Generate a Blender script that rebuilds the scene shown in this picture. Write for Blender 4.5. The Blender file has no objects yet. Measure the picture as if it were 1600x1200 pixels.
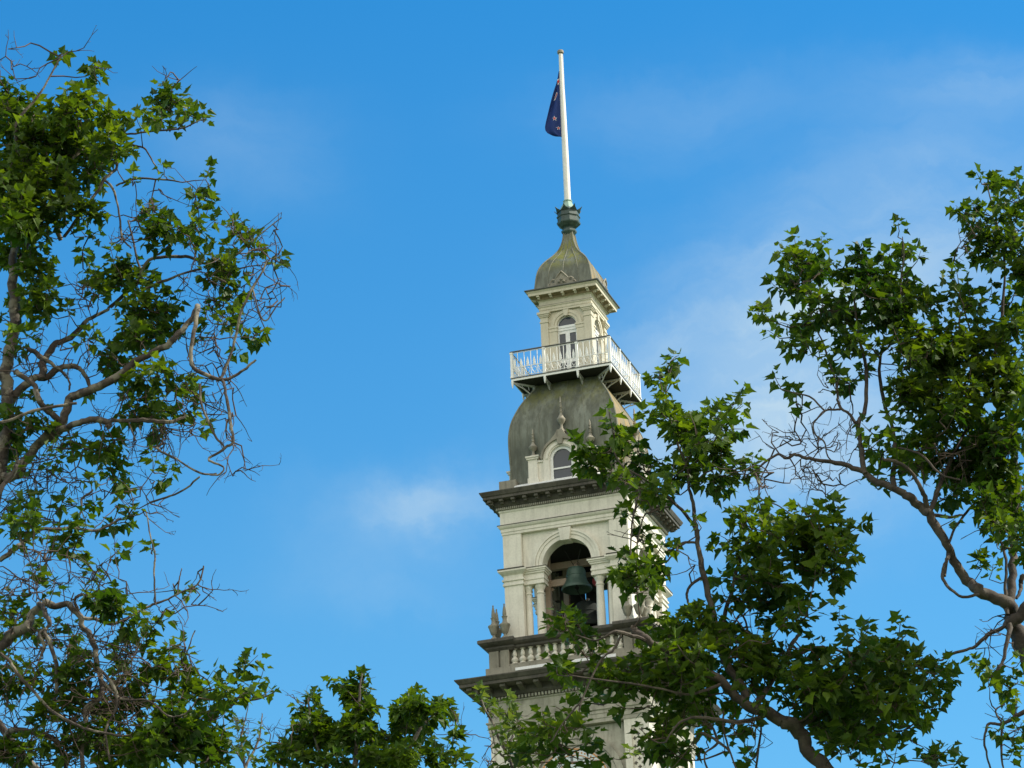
import bpy, math, random
import numpy as np
from mathutils import Matrix, Vector
R = math.radians
sc = bpy.context.scene
C = sc.collection

# ------------------------------------------------------------------ camera
F_PX, PITCH, ROLL, AZ, DIST = 5000.0, 0.4054340, -0.0396821, -0.0218976, 113.911
YAW = -0.2906617                      # the tower's turn about the vertical
CAM = np.array([0.0, -DIST, 1.6])
fw = np.array([math.sin(AZ)*math.cos(PITCH), math.cos(AZ)*math.cos(PITCH), math.sin(PITCH)])
rt = np.array([math.cos(AZ), -math.sin(AZ), 0.0]); up = np.cross(rt, fw)
RT = rt*math.cos(ROLL)+up*math.sin(ROLL); UP = -rt*math.sin(ROLL)+up*math.cos(ROLL)
cd = bpy.data.cameras.new('camera'); cam = bpy.data.objects.new('camera', cd); C.objects.link(cam)
cd.sensor_width = 36; cd.lens = 36*F_PX/1600; cd.clip_end = 5000; cd.clip_start = 0.5
cam.matrix_world = Matrix(((RT[0], UP[0], -fw[0], CAM[0]), (RT[1], UP[1], -fw[1], CAM[1]), (RT[2], UP[2], -fw[2], CAM[2]), (0, 0, 0, 1)))
sc.camera = cam

# ------------------------------------------------------------------ sun and sky
SUN_EL = R(43)
rn = np.array([math.cos(YAW), math.sin(YAW), 0]); fn = np.array([math.sin(YAW), -math.cos(YAW), 0])
SUN_A = R(17)                          # a touch behind the plane of the front face
sh = rn*math.cos(SUN_A)-fn*math.sin(SUN_A)
sdir = Vector((sh[0]*math.cos(SUN_EL), sh[1]*math.cos(SUN_EL), math.sin(SUN_EL)))
sl = bpy.data.lights.new('sun', 'SUN'); sl.energy = 4.2; sl.angle = R(0.5); sl.color = (1.0, 0.93, 0.80)
so = bpy.data.objects.new('sun', sl); C.objects.link(so); so.location = (60, -60, 90)
so.rotation_euler = sdir.to_track_quat('Z', 'Y').to_euler()
w = bpy.data.worlds.new('World'); sc.world = w; w.use_nodes = True
nt = w.node_tree; N = nt.nodes; L = nt.links
bg = N['Background']; bg.inputs['Strength'].default_value = 0.11
sky = N.new('ShaderNodeTexSky'); sky.sky_type = 'NISHITA'; sky.sun_disc = False
sky.sun_elevation = SUN_EL; sky.sun_rotation = math.atan2(sh[0], sh[1])
sky.air_density = 1.0; sky.dust_density = 0.3; sky.ozone_density = 2.0
tint = N.new('ShaderNodeMix'); tint.data_type = 'RGBA'; tint.blend_type = 'MULTIPLY'; tint.inputs[0].default_value = 1
L.new(sky.outputs[0], tint.inputs[6])
tc = N.new('ShaderNodeTexCoord')
# clear spring air: the blue deepens quickly from the horizon upward
sz = N.new('ShaderNodeSeparateXYZ'); L.new(tc.outputs['Generated'], sz.inputs[0])
zr = N.new('ShaderNodeValToRGB'); L.new(sz.outputs['Z'], zr.inputs[0]); ze = zr.color_ramp.elements
ze[0].position = .27; ze[0].color = (.53, 1.13, 1.26, 1); ze[1].position = .53; ze[1].color = (.15, .965, 1.38, 1)
L.new(zr.outputs[0], tint.inputs[7])
def vm(op, a, b=None):
    n = N.new('ShaderNodeVectorMath'); n.operation = op
    for i, v in enumerate((a, b)):
        if v is None: continue
        if isinstance(v, (tuple, list, Vector, np.ndarray)): n.inputs[i].default_value = tuple(v)
        else: L.new(v, n.inputs[i])
    return n
def mt(op, a, b=None, clamp=False):
    n = N.new('ShaderNodeMath'); n.operation = op; n.use_clamp = clamp
    for i, v in enumerate((a, b)):
        if v is None: continue
        if isinstance(v, (int, float)): n.inputs[i].default_value = v
        else: L.new(v, n.inputs[i])
    return n.outputs[0]
def ss(v, lo, hi):
    n = N.new('ShaderNodeMapRange'); n.interpolation_type = 'SMOOTHSTEP'
    L.new(v, n.inputs[0]); n.inputs[1].default_value = lo; n.inputs[2].default_value = hi
    return n.outputs[0]
warp = N.new('ShaderNodeTexNoise'); warp.inputs['Scale'].default_value = 9; warp.inputs['Detail'].default_value = 8; warp.inputs['Roughness'].default_value = .6
L.new(tc.outputs['Generated'], warp.inputs['Vector'])
wv = vm('SCALE', vm('SUBTRACT', warp.outputs['Color'], (0.5, 0.5, 0.5)).outputs[0]); wv.inputs[3].default_value = 0.075
dirw = vm('ADD', tc.outputs['Generated'], wv.outputs[0])
def cdir(px, py):
    d = fw*F_PX+RT*(px-800)-UP*(py-600); return d/np.linalg.norm(d)
clouds = None
# drifting wisps of thin cloud: direction in the sky, half size (radians) across and up, strength
for (px, py, rx, ry, s) in [(1190, 540, .040, .022, .62), (1130, 640, .034, .022, .30), (1330, 620, .05, .03, .35), (1590, 120, .045, .012, .24), (1480, 380, .05, .03, .34),
                            (690, 802, .022, .0085, .26), (635, 822, .022, .008, .24), (585, 852, .024, .011, .18), (385, 225, .028, .018, .15), (1030, 165, .030, .014, .14), (1160, 780, .04, .02, .22),
                            (560, 905, .03, .010, .10)]:
    d = cdir(px, py)
    h = np.cross(d, (0, 0, 1)); h /= np.linalg.norm(h); v = np.cross(h, d)
    a = vm('DOT_PRODUCT', dirw.outputs[0], tuple(h/rx)); b = vm('DOT_PRODUCT', vm('SUBTRACT', dirw.outputs[0], tuple(d)).outputs[0], tuple(v/ry))
    q = mt('ADD', mt('MULTIPLY', a.outputs['Value'], a.outputs['Value']), mt('MULTIPLY', b.outputs['Value'], b.outputs['Value']))
    front = ss(vm('DOT_PRODUCT', tc.outputs['Generated'], tuple(d)).outputs['Value'], 0.2, 0.6)
    m = mt('MULTIPLY', mt('MULTIPLY', mt('POWER', 2.718, mt('MULTIPLY', q, -0.8)), s), front)
    clouds = m if clouds is None else mt('ADD', clouds, m)
fine = N.new('ShaderNodeTexNoise'); fine.inputs['Scale'].default_value = 22; fine.inputs['Detail'].default_value = 7; fine.inputs['Roughness'].default_value = 0.55
fmap = N.new('ShaderNodeMapping'); fmap.inputs['Rotation'].default_value = (0, R(38), 0); fmap.inputs['Scale'].default_value = (.55, 1, 2.2)
L.new(dirw.outputs[0], fmap.inputs[0]); L.new(fmap.outputs[0], fine.inputs['Vector'])
clouds = mt('MULTIPLY', clouds, mt('ADD', 0.45, mt('MULTIPLY', ss(fine.outputs['Fac'], 0.32, 0.68), 0.6)), True)
# broad unseen cloud added behind the photographer, as soft fill light
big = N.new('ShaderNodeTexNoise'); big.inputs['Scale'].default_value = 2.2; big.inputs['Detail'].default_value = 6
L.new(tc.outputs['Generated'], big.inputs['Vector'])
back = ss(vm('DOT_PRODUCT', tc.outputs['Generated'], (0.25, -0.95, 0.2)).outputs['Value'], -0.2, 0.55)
fill_bank = mt('MULTIPLY', ss(big.outputs['Fac'], 0.32, 0.55), back)
mx = N.new('ShaderNodeMix'); mx.data_type = 'RGBA'; L.new(clouds, mx.inputs[0]); L.new(tint.outputs[2], mx.inputs[6])
mx.inputs[7].default_value = (3.8, 4.85, 5.5, 1)
mx2 = N.new('ShaderNodeMix'); mx2.data_type = 'RGBA'; L.new(fill_bank, mx2.inputs[0]); L.new(mx.outputs[2], mx2.inputs[6])
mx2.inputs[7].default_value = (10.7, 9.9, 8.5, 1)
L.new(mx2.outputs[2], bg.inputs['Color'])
sc.view_settings.view_transform = 'Standard'; sc.view_settings.look = 'None'
sc.view_settings.exposure = 0.5; sc.view_settings.gamma = 1
sc.cycles.max_bounces = 8

# ------------------------------------------------------------------ helpers
class MB:
    """collects faces, then links them as ONE mesh object"""
    def __init__(s): s.v = []; s.f = []; s.m = []
    def add(s, vs, fs, mat=0):
        o = len(s.v); s.v += [tuple(map(float, p)) for p in vs]
        s.f += [tuple(i+o for i in q) for q in fs]; s.m += [mat]*len(fs)
    def box(s, x0, x1, y0, y1, z0, z1, mat=0):
        vs = [(x, y, z) for z in (z0, z1) for y in (y0, y1) for x in (x0, x1)]
        s.add(vs, [(0, 2, 3, 1), (4, 5, 7, 6), (0, 1, 5, 4), (2, 6, 7, 3), (0, 4, 6, 2), (1, 3, 7, 5)], mat)
    def prism(s, poly, y0, y1, mat=0):
        """poly: x,z outline, carried from y0 to y1"""
        n = len(poly); vs = [(x, y0, z) for x, z in poly]+[(x, y1, z) for x, z in poly]
        s.add(vs, [tuple(range(n)), tuple(range(2*n-1, n-1, -1))]+[(i, i+n, (i+1) % n+n, (i+1) % n) for i in range(n)], mat)
    def lathe(s, prof, n=16, c=(0, 0, 0), ph=0.0, mat=0):
        vs = []
        for r, z in prof:
            for k in range(n):
                a = ph+2*math.pi*k/n; vs.append((c[0]+r*math.cos(a), c[1]+r*math.sin(a), c[2]+z))
        fs = [(j*n+k, j*n+(k+1) % n, (j+1)*n+(k+1) % n, (j+1)*n+k) for j in range(len(prof)-1) for k in range(n)]
        fs += [tuple(range(n-1, -1, -1)), tuple(range((len(prof)-1)*n, len(prof)*n))]
        s.add(vs, fs, mat)
    def sq(s, prof, cap=True, mat=0):
        """square mouldings round the tower: prof of (half width, z)"""
        s.lathe([(w_*math.sqrt(2), z) for w_, z in prof], 4, (0, 0, 0), math.pi/4, mat)
        if not cap: s.f = s.f[:-2]; s.m = s.m[:-2]
    def tube(s, pts, rad, n=6, mat=0, caps=True):
        pts = [np.array(p, float) for p in pts]; k = len(pts)
        if isinstance(rad, (int, float)): rad = [rad]*k
        vs = []; u = None
        for i in range(k):
            t = pts[min(i+1, k-1)]-pts[max(i-1, 0)]; t = t/(np.linalg.norm(t)+1e-9)
            if u is None:
                a = np.array((0, 0, 1.)) if abs(t[2]) < .9 else np.array((1., 0, 0)); u = np.cross(t, a)
            else: u = u-t*(u@t)
            u = u/(np.linalg.norm(u)+1e-9); v_ = np.cross(t, u)
            for j in range(n):
                a = 2*math.pi*j/n; vs.append(pts[i]+rad[i]*(math.cos(a)*u+math.sin(a)*v_))
        fs = [(i*n+j, i*n+(j+1) % n, (i+1)*n+(j+1) % n, (i+1)*n+j) for i in range(k-1) for j in range(n)]
        if caps: fs += [tuple(range(n-1, -1, -1)), tuple(range((k-1)*n, k*n))]
        s.add(vs, fs, mat)
    def build(s, name, mats, parent=None, smooth=False):
        me = bpy.data.meshes.new(name); me.from_pydata(s.v, [], s.f)
        if not isinstance(mats, (list, tuple)): mats = [mats]
        for m in mats: me.materials.append(m)
        if len(mats) > 1: me.polygons.foreach_set('material_index', s.m)
        if smooth:
            me.polygons.foreach_set('use_smooth', [True]*len(s.f)); me.set_sharp_from_angle(angle=R(40))
        me.update()
        o = bpy.data.objects.new(name, me); C.objects.link(o)
        if parent: o.parent = parent
        return o
def thing(name, label, cat, loc=(0, 0, 0), rz=0.0, group=None):
    o = bpy.data.objects.new(name, None); C.objects.link(o); o.location = loc; o.rotation_euler = (0, 0, rz)
    o['label'] = label; o['category'] = cat
    if group: o['group'] = group
    return o
def tl(x, y, z):
    return (x*math.cos(YAW)-y*math.sin(YAW), x*math.sin(YAW)+y*math.cos(YAW), z)
def dup(o, parent, rz=None):
    c = o.copy(); C.objects.link(c); c.parent = parent
    if rz is not None: c.rotation_euler = (0, 0, rz)
    for ch in list(o.children): dup(ch, c)
    return c
def four(o):
    for k in (1, 2, 3): dup(o, o.parent, o.rotation_euler[2]+k*math.pi/2)
def arc(cx, cz, r, a0, a1, n=20):
    return [(cx+r*math.cos(R(a0+(a1-a0)*i/n)), cz+r*math.sin(R(a0+(a1-a0)*i/n))) for i in range(n+1)]

# ------------------------------------------------------------------ materials
def mat(name, col, rough=0.7, metal=0.0, build=None):
    m = bpy.data.materials.new(name); m.use_nodes = True
    b = m.node_tree.nodes['Principled BSDF']; b.inputs['Base Color'].default_value = (*col, 1)
    b.inputs['Roughness'].default_value = rough; b.inputs['Metallic'].default_value = metal
    return m
def ramp(nt_, fac, stops):
    r = nt_.nodes.new('ShaderNodeValToRGB'); nt_.links.new(fac, r.inputs[0])
    e = r.color_ramp.elements
    while len(e) < len(stops): e.new(0.5)
    for i, (p, c) in enumerate(stops): e[i].position = p; e[i].color = (*c, 1)
    return r.outputs[0]
def noise(nt_, scale, stretch=(1, 1, 1), detail=6, rough=.6, off=(0, 0, 0)):
    t = nt_.nodes.new('ShaderNodeTexCoord'); mp = nt_.nodes.new('ShaderNodeMapping')
    mp.inputs['Scale'].default_value = stretch; mp.inputs['Location'].default_value = off
    nt_.links.new(t.outputs['Object'], mp.inputs[0])
    n = nt_.nodes.new('ShaderNodeTexNoise'); n.inputs['Scale'].default_value = scale
    n.inputs['Detail'].default_value = detail; n.inputs['Roughness'].default_value = rough
    nt_.links.new(mp.outputs[0], n.inputs['Vector']); return n.outputs['Fac']
def mixc(nt_, f, a, b, mode='MIX'):
    n = nt_.nodes.new('ShaderNodeMix'); n.data_type = 'RGBA'; n.blend_type = mode
    for i, v in ((0, f), (6, a), (7, b)):
        if isinstance(v, (int, float)): n.inputs[i].default_value = v
        elif isinstance(v, tuple): n.inputs[i].default_value = (*v, 1)
        else: nt_.links.new(v, n.inputs[i])
    return n.outputs[2]
def weathered(name, col, dark, amount=.5, rough=.8, streak=1.0, bump=.15):
    """stone or paint with blotches of dirt and run-down streaks"""
    m = mat(name, col, rough); t = m.node_tree; b = t.nodes['Principled BSDF']
    blot = ramp(t, noise(t, 1.3, detail=8), [(.42, (0, 0, 0)), (.75, (1, 1, 1))])
    run = ramp(t, noise(t, 2.2, (3.2, 3.2, .35), 8, .65, (3, 1, 7)), [(.48, (0, 0, 0)), (.78, (1, 1, 1))])
    fine = ramp(t, noise(t, 14, detail=6), [(.3, (.90, .90, .89)), (.7, (1.04, 1.04, 1.03))])
    c = mixc(t, mixc(t, 1.0, blot, (amount, amount, amount), 'MULTIPLY'), col, dark)
    c = mixc(t, mixc(t, 1.0, run, (amount*streak,)*3, 'MULTIPLY'), c, tuple(x*.85 for x in dark))
    c = mixc(t, 1.0, c, fine, 'MULTIPLY')
    t.links.new(c, b.inputs['Base Color'])
    bp = t.nodes.new('ShaderNodeBump'); bp.inputs['Strength'].default_value = bump; bp.inputs['Distance'].default_value = .02
    t.links.new(noise(t, 22, detail=5), bp.inputs['Height']); t.links.new(bp.outputs[0], b.inputs['Normal'])
    return m
STONE = weathered('painted_stone', (.75, .715, .625), (.46, .43, .36), .45, bump=.06)
STONE2 = weathered('greyed_stone', (.42, .40, .33), (.16, .15, .12), .8, bump=.08)
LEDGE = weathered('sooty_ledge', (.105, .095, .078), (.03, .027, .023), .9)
CREAM = weathered('cream_render', (.62, .575, .455), (.42, .38, .26), .4, bump=.06)
SOFFIT = weathered('ochre_soffit', (.27, .21, .115), (.12, .09, .05), .6)
SOOT = weathered('sooty_brackets', (.15, .14, .11), (.05, .045, .04), .8)
GREYCAP = weathered('finial_stone', (.29, .27, .215), (.12, .11, .085), .75)
WHITE = weathered('white_paint', (.80, .81, .80), (.55, .55, .52), .3, .45)
LEAD = weathered('grey_lead', (.12, .12, .11), (.05, .05, .05), .6, .5)
DARKWD = weathered('dark_boards', (.018, .016, .014), (.012, .012, .012), .6)
BEAM = weathered('brown_painted_timber', (.42, .32, .24), (.2, .14, .1), .4, .6)
COPPER = weathered('green_copper', (.055, .09, .08), (.015, .03, .03), .8, .55)
COPPERL = weathered('pale_verdigris', (.26, .39, .32), (.15, .25, .21), .5, .6)
BRONZE = weathered('verdigris_bell', (.08, .14, .118), (.025, .05, .042), .8, .5)
BRONZED = weathered('dark_bell_bronze', (.016, .022, .019), (.008, .012, .011), .7, .95)
REDP = mat('red_paint', (.45, .03, .03), .5)
IRON_SHADED = mat('shaded_white_iron', (.42, .42, .40), .55)  # greyed copy of the white iron: the shade under the balcony is in the colour
IRON = mat('white_iron', (.80, .80, .77), .5)
GOLD = weathered('orange_gilding', (.55, .25, .07), (.3, .14, .05), .5, .5)
BLACK = mat('black_iron', (.02, .02, .022), .5)
def glass_mat(name, col):
    m = mat(name, col, .06); b = m.node_tree.nodes['Principled BSDF']; b.inputs['IOR'].default_value = 1.5
    t = m.node_tree; bp = t.nodes.new('ShaderNodeBump'); bp.inputs['Strength'].default_value = .06
    t.links.new(noise(t, 3, detail=2), bp.inputs['Height']); t.links.new(bp.outputs[0], b.inputs['Normal']); return m
GLASS = glass_mat('window_glass', (.035, .05, .07))
DIALG = glass_mat('opal_dial_glass', (.55, .63, .66))
def roof_mat(name, moss_band):
    """grey-green sheet metal, moss and rust-yellow lichen, most of it on the sunny side"""
    m = mat(name, (.2, .2, .16), .55); t = m.node_tree; b = t.nodes['Principled BSDF']
    base = ramp(t, noise(t, 1.6, (1, 1, .35), 8, .65), [(.36, (.06, .068, .048)), (.47, (.10, .112, .083)), (.54, (.13, .144, .108)), (.66, (.185, .205, .165))])
    run = ramp(t, noise(t, 3.2, (2.4, 2.4, .16), 8, .7, (9, 2, 1)), [(.46, (.0, .0, .0)), (.62, (1, 1, 1))])
    c = mixc(t, mixc(t, 1.0, run, (.6,)*3, 'MULTIPLY'), base, (.046, .05, .026))
    ol = ramp(t, noise(t, 2.4, (1.6, 1.6, .5), 8, .7, (4, 4, 4)), [(.42, (0, 0, 0)), (.58, (1, 1, 1))])
    tcn = t.nodes.new('ShaderNodeTexCoord'); sp = t.nodes.new('ShaderNodeSeparateXYZ'); t.links.new(tcn.outputs['Object'], sp.inputs[0])
    mr = t.nodes.new('ShaderNodeMapRange'); mr.interpolation_type = 'SMOOTHSTEP'; t.links.new(sp.outputs['Z'], mr.inputs[0])
    mr.inputs[1].default_value, mr.inputs[2].default_value = moss_band[0], moss_band[1]
    mf = t.nodes.new('ShaderNodeMath'); mf.operation = 'MULTIPLY'; t.links.new(mr.outputs[0], mf.inputs[0]); mf.inputs[1].default_value = moss_band[2]
    mm = mixc(t, 1.0, ol, mf.outputs[0], 'MULTIPLY')
    c = mixc(t, mm, c, (.16, .165, .025))
    nrm = t.nodes.new('ShaderNodeTexCoord'); s2 = t.nodes.new('ShaderNodeSeparateXYZ'); t.links.new(nrm.outputs['Normal'], s2.inputs[0])
    m2 = t.nodes.new('ShaderNodeMapRange'); t.links.new(s2.outputs['X'], m2.inputs[0]); m2.inputs[1].default_value = .5; m2.inputs[2].default_value = .75
    lic = ramp(t, noise(t, 1.8, (1.8, 1.8, .3), 7, .6, (1, 8, 3)), [(.32, (0, 0, 0)), (.6, (.85, .85, .85))])
    c = mixc(t, mixc(t, 1.0, lic, m2.outputs[0], 'MULTIPLY'), c, (.34, .22, .05))
    t.links.new(c, b.inputs['Base Color'])
    bp = t.nodes.new('ShaderNodeBump'); bp.inputs['Strength'].default_value = .25; bp.inputs['Distance'].default_value = .03
    t.links.new(noise(t, 4, (1, 1, .4), 5), bp.inputs['Height']); t.links.new(bp.outputs[0], b.inputs['Normal'])
    return m
ROOF = roof_mat('mossy_sheet_metal', (48.2, 49.6, .45))
ROOFT = roof_mat('mossy_cupola_metal', (54.7, 55.4, 1.0))
SEAM = weathered('roof_seams', (.20, .205, .16), (.09, .09, .06), .7)

# ------------------------------------------------------------------ ground
g = MB(); gv = 40
S = 1500
g.add([(-S, -S, 0), (S, -S, 0), (S, S, 0), (-S, S, 0)], [(0, 1, 2, 3)])
GR = mat('park_ground', (.3, .3, .26), .9); t = GR.node_tree
t.links.new(ramp(t, noise(t, .02, detail=8), [(.4, (.045, .075, .02)), (.55, (.06, .10, .03)), (.7, (.16, .15, .13))]), t.nodes['Principled BSDF'].inputs['Base Color'])
go = g.build('ground', GR); go['kind'] = 'structure'

# ------------------------------------------------------------------ clock tower
T = thing('clock_tower', 'tall cream stone clock tower with domed roofs, white balcony and arched belfry', 'tower', (0, 0, 0), YAW)
P2 = math.pi/2
# lower stage, from the ground to its cornice
b = MB()
b.sq([(3.25, 0), (3.25, 1.2), (3.1, 1.4), (3.0, 1.5), (3.0, 12), (3.1, 12.1), (3.1, 12.5), (2.98, 12.6), (2.78, 12.7), (2.78, 35.7)])
b.build('lower_wall', STONE2, T)
b = MB()
# a corner pier with a sunk panel on each of its two outer faces
x0, x1, pz0, pz1 = 2.06, 3.0, 12.55, 35.72
b.prism([(x0, pz0), (x0, pz1), (x1, pz1), (x1, pz0)], -2.9, -2.1)
def pier_face(bm, rot):
    q = MB()
    q.box(x0, 2.32, -3.0, -2.9, pz0, pz1); q.box(2.786, x1 if rot == 0 else 2.9, -3.0, -2.9, pz0, pz1)
    q.box(2.32, 2.786, -3.0, -2.9, 35.46, pz1); q.box(2.32, 2.786, -3.0, -2.9, pz0, 31.0)
    return q
# front face frame and side face frame (mirrored about the corner diagonal)
q = pier_face(b, 0); b.add(q.v, q.f)
q = pier_face(b, 1); b.add([(-y, -x, z) for x, y, z in q.v], [tuple(reversed(f_)) for f_ in q.f])
pier = b.build('corner_pier', STONE, T); four(pier)
b = MB(); b.box(2.34, 2.766, -2.906, -2.88, 31.02, 35.44, 1)
def quatrefoil(bm, x, z, y, r=.035):
    bm.box(x-r*1.9, x+r*1.9, y-.018, y+.015, z-r*.62, z+r*.62, 0); bm.box(x-r*.62, x+r*.62, y-.021, y+.015, z-r*1.9, z+r*1.9, 0)
for k in range(28):
    z = 35.30-k*.153
    for x in ((2.41, 2.69) if k % 2 == 0 else (2.55,)): quatrefoil(b, x, z, -2.905)
qp = b.build('pierced_panel', [LEDGE, STONE], T); four(qp)
bm = MB(); bm.add([(-x, y, z) for x, y, z in b.v], [tuple(reversed(f_)) for f_ in b.f]); bm.m = list(b.m)
qp2 = bm.build('pierced_panel', [LEDGE, STONE], T); four(qp2)
# clock bay: recessed wall, archivolt rings, dial
CZ = 33.57
b = MB()
b.prism([(-1.96, CZ)]+arc(0, CZ, 1.96, 180, 0, 28)+[(1.72, CZ)]+arc(0, CZ, 1.72, 0, 180, 28), -2.90, -2.79)
b.prism([(-1.70, CZ)]+arc(0, CZ, 1.70, 180, 0, 28)+[(1.5, CZ)]+arc(0, CZ, 1.5, 0, 180, 28), -2.86, -2.79)
b.box(-1.97, -1.5, -2.885, -2.785, 20, CZ); b.box(1.5, 1.97, -2.885, -2.785, 20, CZ)
ca = b.build('clock_arch', STONE2, T); four(ca)
b = MB(); b.prism(arc(0, CZ, 1.42, 0, 360, 48)[:-1], -2.83, -2.78); ck = b.build('clock', STONE2, T)
b = MB(); b.prism(arc(0, CZ, 1.38, 0, 360, 48)[:-1], -2.845, -2.825); b.build('dial', DIALG, ck)
b = MB()
for r0, r1 in ((1.31, 1.37), (1.10, 1.13), (.80, .83)):
    b.prism(arc(0, CZ, r1, 0, 360, 60)+arc(0, CZ, r0, 360, 0, 60), -2.862, -2.842)
for k in range(60):
    a = R(6*k); rr = 1.215; b.box(rr*math.cos(a)-.028, rr*math.cos(a)+.028, -2.86, -2.844, CZ+rr*math.sin(a)-.028, CZ+rr*math.sin(a)+.028)
b.build('dial_ring', GOLD, ck)
b = MB()
def bar(bm, a, r0, r1, hw, y0, y1, off=0.0):
    ca_, sa = math.cos(a), math.sin(a)
    bm.prism([(r0*ca_-(off-hw)*sa, CZ+r0*sa+(off-hw)*ca_), (r1*ca_-(off-hw)*sa, CZ+r1*sa+(off-hw)*ca_), (r1*ca_-(off+hw)*sa, CZ+r1*sa+(off+hw)*ca_), (r0*ca_-(off+hw)*sa, CZ+r0*sa+(off+hw)*ca_)], y0, y1)
for k, strokes in enumerate((3, 2, 1, 2, 3, 2, 3, 4, 2, 1, 2, 3)):
    b = MB()
    for j in range(strokes): bar(b, R(30*k), .85, 1.08, .016, -2.858, -2.846, (j-(strokes-1)/2)*.055)
    b.build('numeral', BLACK, ck)
b = MB(); bar(b, R(200), -.2, 1.0, .03, -2.875, -2.866); bar(b, R(255), -.15, .7, .04, -2.89, -2.88); b.lathe([(.07, 0), (.07, .02)], 12, (0, -2.86, CZ))
b.build('clock_hands', BLACK, ck); four(ck)
# lower entablature and cornice
b = MB()
b.sq([(3.03, 35.72), (3.03, 35.86), (3.055, 35.87), (3.055, 36.03), (3.08, 36.04), (3.08, 36.15), (3.13, 36.18), (3.13, 36.23), (3.05, 36.25), (3.05, 36.92), (3.10, 36.95), (3.10, 37.0)])
b.build('lower_architrave', STONE2, T)
b = MB()
b.sq([(3.12, 37.0), (3.12, 37.12), (3.2, 37.14), (3.26, 37.22), (3.26, 37.44), (3.86, 37.45), (3.86, 37.56), (3.9, 37.58), (3.98, 37.68), (4.0, 37.70), (4.0, 37.74), (3.0, 37.86)])
lc = b.build('lower_cornice', LEDGE, T)
for k in range(4):
    b = MB()
    n = 49
    for i in range(n):
        x = -3.08+6.16*i/(n-1); b.box(x-.036, x+.036, -3.195, -3.11, 37.005, 37.115)
    o = b.build('dentil_row', STONE2, lc); o.rotation_euler = (0, 0, k*P2)
    for i in range(12):
        x = (i-5.5)*.64
        mb = MB()
        mb.prism([(-.10, 0), (.10, 0), (.10, .2), (-.10, .2)], -.5, .02)
        mb.v = [(vx, vy, vz*(1.0 if vy > -.2 else .45)+(.0 if vy > -.2 else .11)) for vx, vy, vz in mb.v]
        if k == 0 and i == 0: M0 = mb.build('modillion', SOOT, lc); o = M0
        else: o = M0.copy(); C.objects.link(o); o.parent = lc
        c_, s_ = math.cos(k*P2), math.sin(k*P2); px, py = x, -3.255
        o.location = (px*c_-py*s_, px*s_+py*c_, 37.235); o.rotation_euler = (0, 0, k*P2)
# balustrade storey
b = MB(); b.sq([(3.08, 37.80), (3.08, 38.30), (2.99, 38.33), (2.6, 38.34)]); b.build('balustrade_plinth', GREYCAP, T)
b = MB(); b.sq([(2.70, 38.32), (2.70, 39.0)]); b.build('parapet_wall', STONE2, T)
b = MB()
b.box(2.2, 2.53, -2.97, -2.2, 38.3, 39.0); b.box(2.60, 2.97, -2.97, -2.60, 38.3, 39.0); b.box(2.206, 2.9, -2.9, -2.206, 38.31, 38.995); b.box(2.6, 2.97, -2.53, -2.203, 38.3, 38.993)
pd = b.build('pedestal', GREYCAP, T); four(pd)
b = MB(); b.box(-2.2, 2.2, -2.95, -2.63, 38.3, 38.42); rl = b.build('balustrade_base', GREYCAP, T); four(rl)
b = MB(); b.lathe([(.10, 0), (.10, .06), (.07, .08), (.115, .13), (.12, .18), (.085, .24), (.045, .30), (.06, .33), (.075, .36), (.07, .42), (.05, .52), (.042, .57), (.085, .59), (.085, .64)], 10)
b.v = [(x*1.2, y*1.2, z) for x, y, z in b.v]; bal = b.build('baluster', STONE, T, True)
first = True
for k in range(4):
    for i in range(14):
        x, y = (i-6.5)*.311, -2.80
        o = bal if first else bal.copy()
        if not first: C.objects.link(o); o.parent = T
        first = False
        c_, s_ = math.cos(k*P2), math.sin(k*P2); o.location = (x*c_-y*s_, x*s_+y*c_, 38.41)
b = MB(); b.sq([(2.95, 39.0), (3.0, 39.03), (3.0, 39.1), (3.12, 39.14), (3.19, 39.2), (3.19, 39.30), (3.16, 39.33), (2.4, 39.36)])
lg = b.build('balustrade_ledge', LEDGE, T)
b = MB()
b.add(*[[(s_[0]*1, s_[1]*1, s_[2]) for s_ in [(2.0, -3.0, 38.96), (3.0, -3.0, 38.96), (3.0, -2.0, 38.96), (2.0, -2.0, 38.96)]], [(0, 1, 2, 3)]])
cb = MB()
def ledge_block(bm, prof):
    """moulded block over a corner pedestal"""
    vs = []
    for wd, z in prof: vs += [(2.0-(wd-2.95)*.3, -wd, z), (wd, -wd, z), (wd, -2.0+(wd-2.95)*.3, z), (2.0, -2.0, z)]
    n = len(prof); fs = [(j*4+k, j*4+(k+1) % 4, (j+1)*4+(k+1) % 4, (j+1)*4+k) for j in range(n-1) for k in range(4)]
    bm.add(vs, fs+[(3, 2, 1, 0), tuple(range(4*n-4, 4*n))])
ledge_block(cb, [(2.96, 38.96), (3.06, 39.05), (3.06, 39.12), (3.2, 39.17), (3.3, 39.24), (3.3, 39.345), (3.26, 39.375)])
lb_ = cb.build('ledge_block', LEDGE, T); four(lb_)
b = MB()
b.box(-1.92, 1.92, -3.125, -3.06, 38.075, 38.185)
fl = b.build('white_flashing', WHITE, T); four(fl)
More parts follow.
